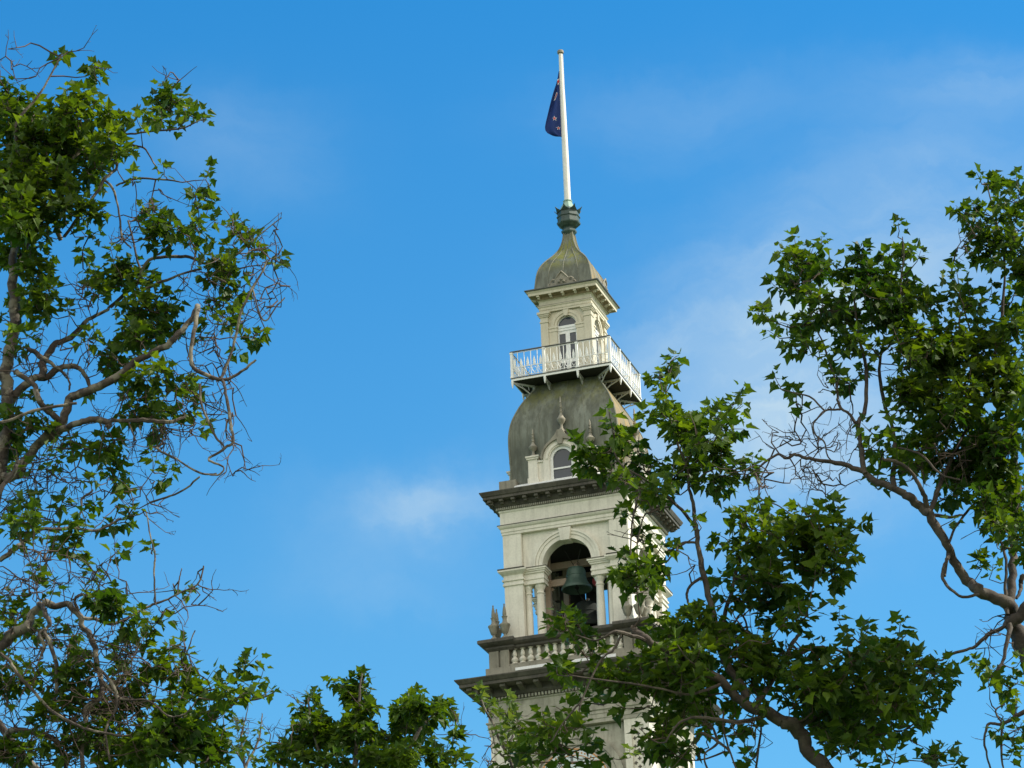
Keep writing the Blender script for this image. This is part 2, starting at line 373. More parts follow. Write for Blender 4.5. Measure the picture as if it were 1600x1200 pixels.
# three urn finials on each corner of the ledge
b = MB()
b.lathe([(.17, 0), (.175, .06), (.13, .15), (.06, .21), (.06, .27), (.11, .31), (.15, .42), (.19, .56), (.215, .60), (.21, .64), (.13, .68), (.085, .75), (.075, .85), (.095, .92), (.115, .95), (.06, .99), (.08, 1.03), (.055, 1.25), (.022, 1.39), (.035, 1.42), (.0, 1.47)], 12)
F0 = b.build('urn_finial', GREYCAP, T, True); first = True
for k in range(4):
    for x, y in ((2.8, -2.8), (2.36, -2.82), (2.82, -2.36)):
        o = F0 if first else F0.copy()
        if not first: C.objects.link(o); o.parent = T
        first = False
        c_, s_ = math.cos(k*P2), math.sin(k*P2); o.location = (x*c_-y*s_, x*s_+y*c_, 39.37)
# belfry
b = MB(); b.sq([(2.3, 39.2), (2.3, 39.37)]); b.build('belfry_floor', DARKWD, T)
b = MB(); b.box(-2.2, 2.2, -2.2, 2.2, 43.45, 43.62); b.build('belfry_ceiling', DARKWD, T)
b = MB()
b.box(1.72, 2.44, -2.44, -1.72, 39.36, 43.64)
b.box(1.74, 2.5, -2.5, -1.74, 39.36, 39.55)
q = [(2.44, 41.60), (2.49, 41.62), (2.49, 41.70), (2.46, 41.72), (2.46, 41.78), (2.51, 41.80), (2.51, 41.86), (2.46, 41.88), (2.46, 42.02), (2.55, 42.08), (2.63, 42.15), (2.63, 42.21), (2.44, 42.25)]
vs = []
for wd, z in q: vs += [(1.72-(wd-2.44), -wd, z), (wd, -wd, z), (wd, -1.72+(wd-2.44), z), (1.73, -1.73, z)]
n = len(q); b.add(vs, [(j*4+k, j*4+(k+1) % 4, (j+1)*4+(k+1) % 4, (j+1)*4+k) for j in range(n-1) for k in range(4)])
bp_ = b.build('belfry_pier', STONE, T); four(bp_)
b = MB(); b.box(1.60, 2.64, -2.64, -1.60, 42.213, 42.262); sc_ = b.build('sooty_capping', LEDGE, T); four(sc_)
b = MB(); b.sq([(2.5, 43.975), (2.60, 43.98), (2.60, 44.012), (2.505, 44.05)]); b.build('sooty_capping', LEDGE, T)
b = MB(); b.sq([(1.06, 53.385), (1.106, 53.388), (1.106, 53.41), (1.055, 53.425)]); b.build('sooty_capping', GREYCAP, T)
b = MB()
b.prism([(-1.71, 42.24), (-1.71, 43.635), (1.71, 43.635), (1.71, 42.24), (.95, 42.24)]+arc(0, 42.24, .95, 0, 180, 28)[1:], -2.30, -1.85)
for r0, r1, y in ((.95, 1.11, -2.36), (1.115, 1.22, -2.39), (1.225, 1.31, -2.42)):
    b.prism([(-r1, 42.242)]+arc(0, 42.242, r1, 180, 0, 28)[1:]+[(r0, 42.242)]+arc(0, 42.242, r0, 0, 180, 28)[1:], y, -2.29)
b.prism([(-.24, 43.60), (.24, 43.60), (.165, 43.10), (-.165, 43.10)], -2.485, -2.0)
ba = b.build('belfry_arch', STONE, T); four(ba)
for sx in (-1, 1):
    b = MB()
    for z0, z1, pr in ((41.60, 41.70, .02), (41.70, 41.78, .0), (41.78, 41.86, .03), (41.86, 42.02, .0), (42.02, 42.09, .05), (42.09, 42.15, .09), (42.15, 42.22, .13)):
        xa, xb = .93-pr, 1.735
        b.box(min(sx*xa, sx*xb), max(sx*xa, sx*xb), -2.33-pr, -1.86+pr, z0, z1)
    b.box(min(sx*.79, sx*1.59), max(sx*.79, sx*1.59), -2.475, -1.80, 42.214, 42.243, 1)
    im = b.build('impost_block', [STONE, SOOT], T); four(im)
b = MB()
b.lathe([(.20, 0), (.20, .08), (.17, .10), (.19, .14), (.165, .19), (.16, .25), (.162, .9), (.135, 1.88), (.16, 1.90), (.16, 1.94), (.137, 1.96), (.137, 2.05), (.18, 2.12), (.20, 2.17), (.20, 2.245)], 20)
cl = b.build('column', STONE, T, True); first = True
for k in range(4):
    for x in (-1.155, 1.155, -1.60, 1.60):
        y = -2.09 if abs(x) < 1.5 else -2.12
        o = cl if first else cl.copy()
        if not first: C.objects.link(o); o.parent = T
        first = False
        c_, s_ = math.cos(k*P2), math.sin(k*P2); o.location = (x*c_-y*s_, x*s_+y*c_, 39.36)
        if abs(x) > 1.5: o.scale = (.8, .8, 1)
b = MB()
b.sq([(2.47, 43.64), (2.47, 43.74), (2.495, 43.745), (2.495, 43.86), (2.55, 43.90), (2.59, 43.96), (2.59, 43.99), (2.5, 44.01), (2.5, 44.50), (2.54, 44.54), (2.54, 44.60)])
b.build('belfry_frieze', STONE, T)
b = MB()
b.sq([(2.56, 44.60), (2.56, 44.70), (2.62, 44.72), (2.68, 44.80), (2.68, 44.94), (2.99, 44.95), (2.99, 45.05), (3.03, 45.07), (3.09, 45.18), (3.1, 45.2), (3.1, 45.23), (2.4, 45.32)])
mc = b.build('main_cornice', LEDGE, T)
for k in range(4):
    b = MB(); n = 68
    for i in range(n):
        x = -2.56+5.12*i/(n-1); b.box(x-.021, x+.021, -2.625, -2.55, 44.605, 44.695)
    o = b.build('dentil_row', STONE2, mc); o.rotation_euler = (0, 0, k*P2)
    for i in range(13):
        x = (i-6)*.46
        mb = MB(); mb.box(-.075, .075, -.26, .02, .04, .13); mb.box(-.06, .06, -.14, .02, -.03, .04)
        if k == 0 and i == 0: M1 = mb.build('modillion', SOOT, mc); o = M1
        else: o = M1.copy(); C.objects.link(o); o.parent = mc
        c_, s_ = math.cos(k*P2), math.sin(k*P2); o.location = (x*c_+2.675*s_, x*s_-2.675*c_, 44.81); o.rotation_euler = (0, 0, k*P2)
# dome base and main dome
b = MB(); b.sq([(2.34, 45.2), (2.34, 45.55)])
for sx in (-1, 1):
    for sy in (-1, 1): b.box(min(sx*1.83, sx*2.49), max(sx*1.83, sx*2.49), min(sy*1.83, sy*2.49), max(sy*1.83, sy*2.49), 45.22, 45.80)
b.build('dome_plinth', GREYCAP, T)
b = MB()
b.add([(-1.82, -2.72, 45.42), (1.82, -2.72, 45.42), (1.82, -2.33, 45.62), (-1.82, -2.33, 45.62), (-1.82, -2.72, 45.31), (1.82, -2.72, 45.31), (1.82, -2.33, 45.31), (-1.82, -2.33, 45.31)],
      [(0, 1, 2, 3), (7, 6, 5, 4), (0, 4, 5, 1), (1, 5, 6, 2), (2, 6, 7, 3), (3, 7, 4, 0)])
fl = b.build('white_flashing', WHITE, T); four(fl)
DP = [(2.16, 45.5), (2.13, 45.9), (2.12, 46.4), (2.14, 46.97), (2.148, 47.4), (2.135, 47.75), (2.09, 48.09), (2.015, 48.4), (1.914, 48.68), (1.78, 49.0), (1.625, 49.3), (1.47, 49.57), (1.32, 49.83), (1.22, 50.02)]
def dome(prof, name, m, seams, seam_r, parent):
    bm = MB(); nseg = 12; loops = []
    for wd, z in prof:
        lp = []
        for k in range(4):
            c_, s_ = math.cos(k*P2), math.sin(k*P2)
            for i in range(nseg):
                x = -wd+2*wd*i/nseg; bulge = wd*(1+.012*(1-(x/wd)**2)); y = -bulge
                lp.append((x*c_-y*s_, x*s_+y*c_, z))
        loops.append(lp)
    n = 4*nseg; vs = [p for l in loops for p in l]
    bm.add(vs, [(j*n+k, j*n+(k+1) % n, (j+1)*n+(k+1) % n, (j+1)*n+k) for j in range(len(prof)-1) for k in range(n)]+[tuple(range((len(prof)-1)*n, len(prof)*n))])
    d = bm.build(name, m, parent, True)
    sm = MB()
    for k in range(4):
        c_, s_ = math.cos(k*P2), math.sin(k*P2)
        for fx, rr in seams:
            pts = []
            for wd, z in prof:
                x, y = fx*wd, -wd*(1+.012*(1-fx*fx)); pts.append((x*c_-y*s_, x*s_+y*c_, z))
            sm.tube(pts, rr, 6)
    sm.build('roof_seams', SEAM, d, True)
    return d
def interp(prof, n):
    """smooth profile through the points (Catmull-Rom)"""
    P = [np.array(p) for p in prof]; P = [2*P[0]-P[1]]+P+[2*P[-1]-P[-2]]; out = []
    for i in range(1, len(P)-2):
        for k in range(n):
            t_ = k/n; a, b_, c_, d = P[i-1:i+3]
            out.append(tuple(.5*((2*b_)+(c_-a)*t_+(2*a-5*b_+4*c_-d)*t_**2+(3*b_-a-3*c_+d)*t_**3)))
    return out+[tuple(P[-2])]
dome(interp(DP, 2), 'main_dome', ROOF, [(-1, .035), (-.45, .008), (0.02, .008), (.42, .008)], .03, T)
# dormers
b = MB(); y = -2.45
for sx in (-1, 1):
    def bx(a, c, *r): b.box(min(sx*a, sx*c), max(sx*a, sx*c), *r)
    bx(.95, 1.32, y, -2.0, 45.5, 46.50); bx(.90, 1.37, y-.05, -2.0, 46.50, 46.57); bx(.87, 1.40, y-.09, -2.0, 46.57, 46.63); bx(.92, 1.35, y-.04, -2.0, 45.5, 45.75)
    bx(.74, .97, y+.06, -2.0, 45.5, 46.36); bx(.70, .965, y+.0, -2.0, 46.36, 46.43)
b.prism([(-.72, 45.5), (-.72, 46.43)]+arc(0, 46.43, .72, 180, 0, 24)[1:]+[(.72, 45.5), (.47, 45.5), (.47, 46.43)]+arc(0, 46.43, .47, 0, 180, 24)[1:]+[(-.47, 45.5)], y, -1.85)
b.prism([(-.60, 46.43)]+arc(0, 46.43, .60, 180, 0, 24)[1:]+[(.52, 46.43)]+arc(0, 46.43, .52, 0, 180, 24)[1:], y-.04, y+.02)
dm = b.build('dormer', STONE, T)
b = MB()
b.prism([(-.76, 46.43)]+arc(0, 46.43, .80, 178, 122, 10)+[(-.30, 47.24), (-.20, 47.34), (-.13, 47.46), (-.11, 47.52), (.11, 47.52), (.13, 47.46), (.20, 47.34), (.30, 47.24)]+arc(0, 46.43, .80, 58, 2, 10)+[(.73, 46.43)]+arc(0, 46.43, .725, 2, 178, 20), y-.09, -1.9)
b.prism([(-.13, 47.20), (.13, 47.20), (.09, 46.93), (-.09, 46.93)], y-.12, y+.1)
b.build('dormer_hood', GREYCAP, dm)
b = MB()
b.prism([(-.47, 45.52), (-.47, 46.43)]+arc(0, 46.43, .465, 180, 0, 24)[1:]+[(.47, 45.52), (.36, 45.62), (.36, 46.43)]+arc(0, 46.43, .36, 0, 180, 24)[1:]+[(-.36, 45.62)], -2.36, -2.25)
b.box(-.37, .37, -2.345, -2.265, 46.0, 46.06); b.box(-.47, .47, -2.358, -2.25, 45.5, 45.62)
b.build('window_frame', WHITE, dm)
b = MB(); b.prism([(-.38, 45.6), (-.38, 46.43)]+arc(0, 46.43, .38, 180, 0, 24)[1:]+[(.38, 45.6)], -2.30, -2.28); b.build('pane', GLASS, dm)
def spike(name, x, z0, h, rr):
    m_ = MB()
    pr = [(.20, 0), (.20, .025), (.12, .07), (.07, .13), (.06, .19), (.075, .22), (.15, .27), (.19, .325), (.20, .35), (.185, .37), (.14, .40), (.10, .45), (.065, .50), (.06, .53), (.085, .55), (.085, .57), (.055, .585), (.06, .66), (.085, .675), (.085, .69), (.05, .705), (.055, .79), (.075, .80), (.045, .82), (.035, .93), (.0, 1.0)]
    m_.lathe([(r_*rr*.88, z*h) for r_, z in pr], 12, (x, -2.32 if x else -2.25, z0)); return m_.build(name, GREYCAP, dm, True)
spike('finial', 0, 47.50, 1.5, .95); spike('finial', -1.135, 46.62, 1.19, 1); spike('finial', 1.135, 46.62, 1.19, 1)
four(dm)
# balcony
b = MB(); b.sq([(1.9, 50.02), (1.96, 50.05), (1.96, 50.10), (1.9, 50.16)]); bc = b.build('balcony', DARKWD, T)
b = MB()
for k in range(4):
    c_, s_ = math.cos(k*P2), math.sin(k*P2); q = MB()
    q.box(-2.0+(.04 if k % 2 else 0), 2.0-(.04 if k % 2 else 0), -2.0, -1.965, 50.04, 50.125)
    b.add([(x*c_-y_*s_, x*s_+y_*c_, z) for x, y_, z in q.v], q.f)
b.build('fascia', IRON, bc)
b = MB()
b.sq([(2.02, 50.127), (2.02, 50.165), (1.85, 50.17)]); b.build('floor_edge', LEAD, bc)
posts_done = False
HR = 51.25
for k in range(4):
    b = MB(); b.tube([(-2.0, -1.99, HR), (2.0, -1.99, HR)], .032, 6); o = b.build('handrail', LEAD, bc); o.rotation_euler = (0, 0, k*P2)
    for i in range(3):
        x = -1.98+i*1.32
        if not posts_done:
            b = MB(); b.box(-.045, .045, -.045, .045, 0, 1.07); b.box(-.06, .06, -.06, .06, 0, .06); b.box(-.06, .06, -.06, .06, 1.0, 1.06)
            PO = b.build('railing_post', IRON, bc); o = PO
            b = MB(); b.lathe([(.055, 0), (.06, -.06), (.045, -.10), (.05, -.14), (.02, -.26), (.0, -.31)], 8); PE = b.build('pendant', IRON, bc, True); o2 = PE
            b = MB()
            for j in range(1, 5): b.box(j*.264-.011-.66, j*.264+.011-.66, -.012, .012, .03, 1.05)
            for zz in (.05, .40, 1.02): b.box(-.62, .62, -.01, .01, zz, zz+.022)
            for j in range(5):
                cx = (j+.5)*.264-.66
                ring = [(cx+.085*math.cos(2*math.pi*t_/10), 0, .24+.10*math.sin(2*math.pi*t_/10)) for t_ in range(11)]; b.tube(ring, .009, 4, caps=False)
                ring = [(cx+.05*math.cos(2*math.pi*t_/8), 0, .50+.075*math.sin(2*math.pi*t_/8)) for t_ in range(9)]; b.tube(ring, .011, 4, caps=False)
                b.prism([(cx-.01, .42), (cx+.01, .42), (cx+.05, .60), (cx, .80), (cx-.05, .60)], -.01, .01)
                for s_ in (-1, 1): b.tube([(cx, 0, .1), (cx+s_*.06, 0, .17), (cx+s_*.11, 0, .36), (cx+s_*.06, 0, .46)], .009, 4)
            RP = b.build('railing_panel', IRON, bc); o3 = RP; posts_done = True
        else:
            o, o2, o3 = PO.copy(), PE.copy(), RP.copy()
            for q in (o, o2, o3): C.objects.link(q); q.parent = bc
        c_, s_ = math.cos(k*P2), math.sin(k*P2)
        def put(ob, x_, y_, z_): ob.location = (x_*c_-y_*s_, x_*s_+y_*c_, z_); ob.rotation_euler = (0, 0, k*P2)
        put(o, x if i else -1.965, -1.965, 50.16); put(o2, x if i else -1.965, -1.965, 50.04); put(o3, x+.66, -1.97, 50.17)
def bracket(name, L0, L1):
    """openwork cantilever bracket running out along -y"""
    m_ = MB()
    m_.box(-.03, .03, -L1, -L0, 49.93, 50.005)
    curve = [(0, -L0+.0, 49.55), (0, -L0-.18, 49.63), (0, -L0-(L1-L0)*.5, 49.80), (0, -L1+.08, 49.94)]
    m_.tube(curve, .028, 6)
    m_.box(-.03, .03, -L0-.05, -L0+.03, 49.5, 50.0)
    for t_ in (.3, .6): m_.tube([(0, -L0-(L1-L0)*t_, 49.95), (0, -L0-(L1-L0)*t_+.04, 49.72+.2*t_)], .016, 5)
    return m_.build(name, IRON_SHADED, bc)
for k in range(4):
    for x in (-.66, .66):
        o = bracket('bracket', 1.15, 1.94) if (k == 0 and x < 0) else None
        if o is None: o = BR.copy(); C.objects.link(o); o.parent = bc
        else: BR = o
        c_, s_ = math.cos(k*P2), math.sin(k*P2); o.location = (x*c_, x*s_, 0); o.rotation_euler = (0, 0, k*P2)
    if k == 0: CB = bracket('corner_bracket', 1.85, 2.72); o = CB
    else: o = CB.copy(); C.objects.link(o); o.parent = bc
    o.rotation_euler = (0, 0, k*P2+math.pi/4)
# lantern
b = MB()
for k in range(4):
    c_, s_ = math.cos(k*P2), math.sin(k*P2); q = MB()
    q.prism([(-.86+(.002*k), 50.15), (-.86, 53.12), (.86, 53.12), (.86, 50.15), (.40, 50.15), (.40, 52.5)]+arc(0, 52.5, .40, 0, 180, 20)[1:]+[(-.40, 50.15)], -.94, -.72)
    b.add([(x*c_-y_*s_, x*s_+y_*c_, z) for x, y_, z in q.v], q.f)
b.box(-.7, .7, -.7, .7, 53.0, 53.1)
b.build('lantern_wall', CREAM, T)
b = MB()
b.box(.73, 1.03, -1.03, -.73, 50.15, 53.13); b.box(.70, 1.06, -1.06, -.70, 50.15, 50.45)
for wd, z0, z1 in ((1.055, 52.70, 52.75), (1.07, 52.93, 52.98), (1.10, 52.98, 53.04), (1.135, 53.04, 53.135)): b.box(.73-(wd-1.03), wd, -wd, -.73+(wd-1.03), z0, z1)
lp = b.build('lantern_pilaster', CREAM, T); four(lp)
b = MB()
for r0, r1, yy in ((.40, .50, -.965), (.505, .63, -.99)):
    b.prism([(-r1, 52.5)]+arc(0, 52.5, r1, 180, 0, 24)[1:]+[(r0, 52.5)]+arc(0, 52.5, r0, 0, 180, 24)[1:], yy, -.93)
b.prism([(-.11, 53.125), (.11, 53.125), (.075, 52.87), (-.075, 52.87)], -1.03, -.8)
for sx in (-1, 1):
    for x0_, z0, z1, yy in ((.395, 50.16, 52.28, -.975), (.37, 52.28, 52.36, -.995), (.385, 52.36, 52.42, -.985), (.355, 52.42, 52.495, -1.01)):
        b.box(min(sx*x0_, sx*.728), max(sx*x0_, sx*.728), yy, -.80, z0, z1)
la = b.build('lantern_arch', CREAM, T); four(la)
b = MB(); y0, y1 = -.86, -.79
for a, c in ((-.40, -.335), (-.085, .085), (.335, .40)): b.box(a, c, y0, y1, 50.16, 52.30)
for z0, z1 in ((50.16, 50.42), (50.95, 51.10), (52.18, 52.30)):
    b.box(-.336, -.084, y0+.004, y1, z0, z1); b.box(.084, .336, y0+.004, y1, z0, z1)
b.box(-.40, .40, y0-.03, y1, 52.302, 52.40); b.box(-.40, .40, y0-.05, y1, 52.402, 52.50)
b.prism([(-.40, 52.502)]+arc(0, 52.502, .40, 180, 0, 20)[1:]+[(.365, 52.502)]+arc(0, 52.502, .365, 0, 180, 20)[1:], y0, y1)
dr = b.build('balcony_door', WHITE, T)
b = MB(); b.box(-.33, -.09, -.83, -.815, 50.4, 52.2); b.box(.09, .33, -.83, -.815, 50.4, 52.2); b.build('pane', GLASS, dr)
b = MB(); b.prism([(-.37, 52.5)]+arc(0, 52.5, .37, 180, 0, 20)[1:], -.83, -.815); b.build('fanlight', GLASS, dr)
four(dr)
b = MB(); b.sq([(1.04, 53.135), (1.04, 53.22), (1.06, 53.225), (1.06, 53.32), (1.10, 53.36), (1.10, 53.39), (1.05, 53.41), (1.05, 53.60), (1.14, 53.64)]); b.build('lantern_frieze', CREAM, T)
b = MB(); b.sq([(1.15, 53.63), (1.16, 53.72), (1.38, 53.765), (1.38, 53.77)]); lco = b.build('lantern_cornice', SOFFIT, T)
b = MB(); b.sq([(1.383, 53.76), (1.39, 53.86), (1.41, 53.88), (1.45, 53.93)]); b.build('cornice_fascia', CREAM, lco)
b = MB(); b.sq([(1.47, 53.932), (1.50, 53.96), (1.50, 53.99), (1.1, 54.06)]); b.build('cornice_capping', LEAD, lco)
M2 = None
for k in range(4):
    for i in range(5):
        if M2 is None:
            b = MB(); b.box(-.055, .055, -.20, .02, .02, .08); b.box(-.045, .045, -.10, .02, -.03, .02); M2 = b.build('modillion', CREAM, lco); o = M2
        else: o = M2.copy(); C.objects.link(o); o.parent = lco
        x = (i-2)*.5; c_, s_ = math.cos(k*P2), math.sin(k*P2); o.location = (x*c_+1.155*s_, x*s_-1.155*c_, 53.68); o.rotation_euler = (0, 0, k*P2)
# cupola
CP = [(1.17, 54.0), (1.14, 54.3), (1.09, 54.69), (1.02, 54.99), (.90, 55.25), (.733, 55.49), (.54, 55.73), (.37, 56.0), (.275, 56.25), (.215, 56.5), (.178, 56.80)]
dome(interp(CP, 3), 'cupola', ROOFT, [(-1, .03), (-.55, .016), (.0, .016), (.55, .016)], .02, T)
b = MB()
b.prism([(-.50, 54.02), (-.50, 54.10), (-.40, 54.16), (-.28, 54.16), (-.26, 54.28), (-.17, 54.42), (0, 54.60), (.17, 54.42), (.26, 54.28), (.28, 54.16), (.40, 54.16), (.50, 54.10), (.50, 54.02)], -1.36, -1.22)
b.prism([(-.19, 54.10), (-.19, 54.24), (0, 54.46), (.19, 54.24), (.19, 54.10)], -1.375, -1.35)
for sx in (-1, 1):
    for cx, cz, rr in ((.36, 54.22, .10), (.49, 54.10, .065)):
        b.tube([(sx*cx+rr*math.cos(2*math.pi*t_/12), -1.31, cz+rr*math.sin(2*math.pi*t_/12)) for t_ in range(13)], .04, 6)
    b.tube([(sx*.27, -1.33, 54.30), (sx*.14, -1.385, 54.46), (0, -1.39, 54.61)], .03, 6)
for cx, cz in ((0, 54.26), (-.09, 54.17), (.09, 54.17)): b.lathe([(.0, -.06), (.06, -.02), (.06, .03), (.0, .06)], 8, (cx, -1.38, cz))
ac = b.build('scrolled_crest', GREYCAP, T, True); four(ac)
b = MB(); O8 = math.pi/8
b.lathe([(.18, 56.72), (.30, 56.86), (.31, 56.90), (.31, 56.95), (.22, 56.99), (.21, 57.06), (.25, 57.09), (.33, 57.12), (.46, 57.22), (.475, 57.26), (.475, 57.31), (.44, 57.33), (.44, 57.49), (.475, 57.52), (.475, 57.56), (.44, 57.58), (.43, 57.76), (.34, 57.88)], 8, ph=YAW*0+O8)
cr = b.build('copper_cup', COPPER, T)
SP = None
for k in range(8):
    if SP is None:
        b = MB(); b.prism([(-.17, 0), (.17, 0), (.05, .14), (0, .26), (-.05, .14)], -.03, 0)
        b.v = [(x, y_-max(0, z)**1.0*.62, z*.75) for x, y_, z in b.v]; SP = b.build('leaf_spike', COPPER, cr); o = SP
    else: o = SP.copy(); C.objects.link(o); o.parent = cr
    a = k*math.pi/4; y_ = -.40; o.location = (-y_*math.sin(a)*1, y_*math.cos(a), 57.73); o.rotation_euler = (0, 0, a)
b = MB(); b.lathe([(.34, 57.86), (.29, 57.98), (.20, 58.14), (.17, 58.22), (.19, 58.24), (.19, 58.28), (.14, 58.30)], 8, ph=O8); b.build('pole_socket', COPPERL, cr)

# ------------------------------------------------------------------ flagpole and flag
FP = thing('flagpole', 'white flagpole with a round cap standing on the copper cup at the tower top', 'flagpole', tl(0, 0, 58.27), YAW)
b = MB(); b.lathe([(.135, 0), (.13, 2.0), (.112, 4.2), (.088, 6.0), (.08, 6.68)], 14); b.build('pole', weathered('pole_paint', (.80, .79, .74), (.5, .48, .44), .45, .45), FP, True)
b = MB(); b.lathe([(.085, 6.66), (.13, 6.69), (.135, 6.77), (.11, 6.82), (.0, 6.86)], 14); b.build('pole_cap', GREYCAP, FP, True)
b = MB(); b.tube([(.10, -.03, .4), (.105, -.03, 3.2), (.10, -.02, 6.6)], .008, 5); b.build('halyard', IRON, FP)
NAVY = mat('navy_bunting', (.003, .026, .15), .8); FRED = mat('flag_red', (.5, .02, .04), .8); FWHT = mat('flag_white', (.7, .7, .7), .8)
FL = thing('flag', 'limp navy blue flag with red stars hanging against the white flagpole', 'flag', tl(-.1, 0, 61.1), 0.0)
# limp sheet: left edge and hem as they hang; u runs from pole to free edge, z along the hoist
FZ = [(3.02, .03), (2.75, .08), (2.45, .15), (2.1, .27), (1.75, .38), (1.4, .48), (1.05, .57), (.75, .645), (.52, .69), (.36, .68), (.24, .60), (.10, .36), (.04, .0)]
def fwid(z): return float(np.interp(z, [q[0] for q in FZ[::-1]], [q[1] for q in FZ[::-1]]))
def fpt(u, z, off=0.0):
    w_ = fwid(z); ph = u*9.0+.5*z
    return (.02-u*w_, (.085*math.sin(ph)*min(1, w_*2.2)+.03*math.sin(3*z+u*4))*(.25+u)-.05+off, z)
b = MB(); nu, nz = 26, 60; vs = []
for j in range(nz+1):
    z = .04+(3.02-.04)*j/nz
    for i in range(nu+1): vs.append(fpt(i/nu, z))
b.add(vs, [(j*(nu+1)+i, j*(nu+1)+i+1, (j+1)*(nu+1)+i+1, (j+1)*(nu+1)+i) for j in range(nz) for i in range(nu)])
fo = b.build('flag_cloth', NAVY, FL, True); sm_ = fo.modifiers.new('thickness', 'SOLIDIFY'); sm_.thickness = .006
def patch(name, m, poly, off):
    """a piece sewn on the cloth: poly of (distance from the pole, height), finely cut so that it follows the folds"""
    pm = MB(); cx = sum(p[0] for p in poly)/len(poly); cz = sum(p[1] for p in poly)/len(poly); out = []
    for i in range(len(poly)):
        a, c = poly[i], poly[(i+1) % len(poly)]
        for t_ in (0, .5): out.append((a[0]+(c[0]-a[0])*t_, a[1]+(c[1]-a[1])*t_))
    vs = [fpt(x/max(fwid(z), .03), z, off) for x, z in out]+[fpt(cx/max(fwid(cz), .03), cz, off)]
    n_ = len(out); pm.add(vs, [(i, (i+1) % n_, n_) for i in range(n_)]); o_ = pm.build(name, m, FL); q_ = o_.modifiers.new('thickness', 'SOLIDIFY'); q_.thickness = .003; return o_
def star(x, z, r, rot=0):
    return [(x+(r if i % 2 == 0 else r*.42)*math.sin(rot+math.pi*i/5), z+(r if i % 2 == 0 else r*.42)*math.cos(rot+math.pi*i/5)) for i in range(10)]
for x, z, r in ((.29, .85, .115), (.15, .46, .095)):
    patch('star_border', FWHT, star(x, z, r, .1), -.012); patch('star', FRED, star(x, z, r*.64, .1), -.017)
patch('white_stripe', FWHT, [(.09, 2.38), (.03, 2.50), (.04, 2.68), (.115, 2.62)], -.012); patch('red_stripe', FRED, [(.085, 2.44), (.03, 2.53), (.04, 2.64), (.105, 2.58)], -.017)
patch('white_stripe', FWHT, [(.29, 1.72), (.22, 1.74), (.12, 2.0), (.15, 2.08), (.19, 2.04)], -.012); patch('red_stripe', FRED, [(.25, 1.80), (.21, 1.82), (.13, 2.0), (.155, 2.03)], -.017)

# ------------------------------------------------------------------ bells and their frame
BF = thing('timber_bell_support', 'brown timber beams and dark boards carrying the bells inside the belfry arches', 'timber support', tl(0, 0, 39.38), YAW)
for (a0, a1, y0, y1, z0, z1) in ((-1.55, 1.55, -.80, -.60, 3.24, 3.50), (-1.55, 1.55, 1.0, 1.2, 3.36, 3.62), (-1.45, -.95, -1.1, -.95, 2.3, 2.5)):
    b = MB(); b.box(a0, a1, y0, y1, z0, z1); b.build('beam', BEAM, BF)
for (x, y) in ((-1.12, -1.2), (1.3, -1.2), (-1.12, 1.1), (1.3, 1.1)):
    b = MB(); b.box(x-.10, x+.10, y-.095, y+.095, 0, 3.9); b.build('post', BEAM, BF)
b = MB(); b.box(-1.02, -.2, -1.22, -1.1, 2.42, 2.68); b.build('beam', BEAM, BF)
b = MB(); b.box(-1.5, -.5, 1.45, 1.5, .0, 4.0); b.box(-.47, .0, 1.47, 1.52, 0, 4.0); b.box(.52, .72, 1.45, 1.5, 0, 4.0); b.build('boarding', DARKWD, BF)
b = MB(); b.box(-1.0, .9, -.1, 1.3, 2.9, 3.0); b.build('boarding', DARKWD, BF)
b = MB(); b.box(1.42, 1.47, -1.05, 1.1, 0, 2.35); b.build('boarding', DARKWD, BF)  # screen added to keep the sun off the lower bell
b = MB(); b.lathe([(.0, -.05), (.20, -.04), (.22, 0), (.20, .04), (.0, .05)], 18)
b.v = [(x, z, y) for x, y, z in b.v]; rw = b.build('red_wheel', REDP, BF, True); rw.location = (.62, -.55, 2.62)
BELLP = [(.0, 1.0), (.20, 1.0), (.34, .97), (.385, .90), (.40, .84), (.41, .80), (.415, .60), (.44, .46), (.50, .32), (.58, .20), (.65, .10), (.66, .04), (.64, .0), (.58, .02), (.52, .14), (.44, .30), (.38, .5), (.36, .85), (.0, .93)]
def bell(label, x, y, z, s, m, hz):
    t_ = thing('bell', label, 'bell', tl(x, y, z), YAW, 'bells in the belfry')
    mb = MB(); mb.lathe([(r_*s, h_*s) for r_, h_ in BELLP], 28); mb.lathe([(.425*s, .60*s), (.432*s, .615*s), (.42*s, .63*s)], 28); mb.build('bell_body', m, t_, True)
    mb = MB(); mb.tube([(0, 0, .9*s), (0, 0, .1*s)], .03, 6); mb.lathe([(.0, -.08), (.08, -.03), (.09, .03), (.0, .09)], 10, (0, 0, .08*s)); mb.build('clapper', BLACK, t_, True)
    mb = MB(); mb.lathe([(.12*s, .99*s), (.14*s, 1.03*s), (.09*s, hz)], 10); mb.tube([(0, 0, hz-.03), (0, .14, hz+.1), (0, .34, hz+.18)], .05, 8); mb.build('headstock', BEAM, t_, True)
    mb = MB()
    for sx in (-1, 1): mb.tube([(sx*.06, -.05, hz-.05), (sx*.30, -.30, hz+.48)], .014, 5)
    mb.build('tie_rods', BLACK, t_)
    return t_
bell('green verdigris bell hanging below the beam in the front belfry arch', -.04, -1.10, 41.57, .88, BRONZE, 1.0)
bell('large dark bronze bell set lower and behind the green bell', .10, -.45, 40.2, 1.05, BRONZED, 1.12)

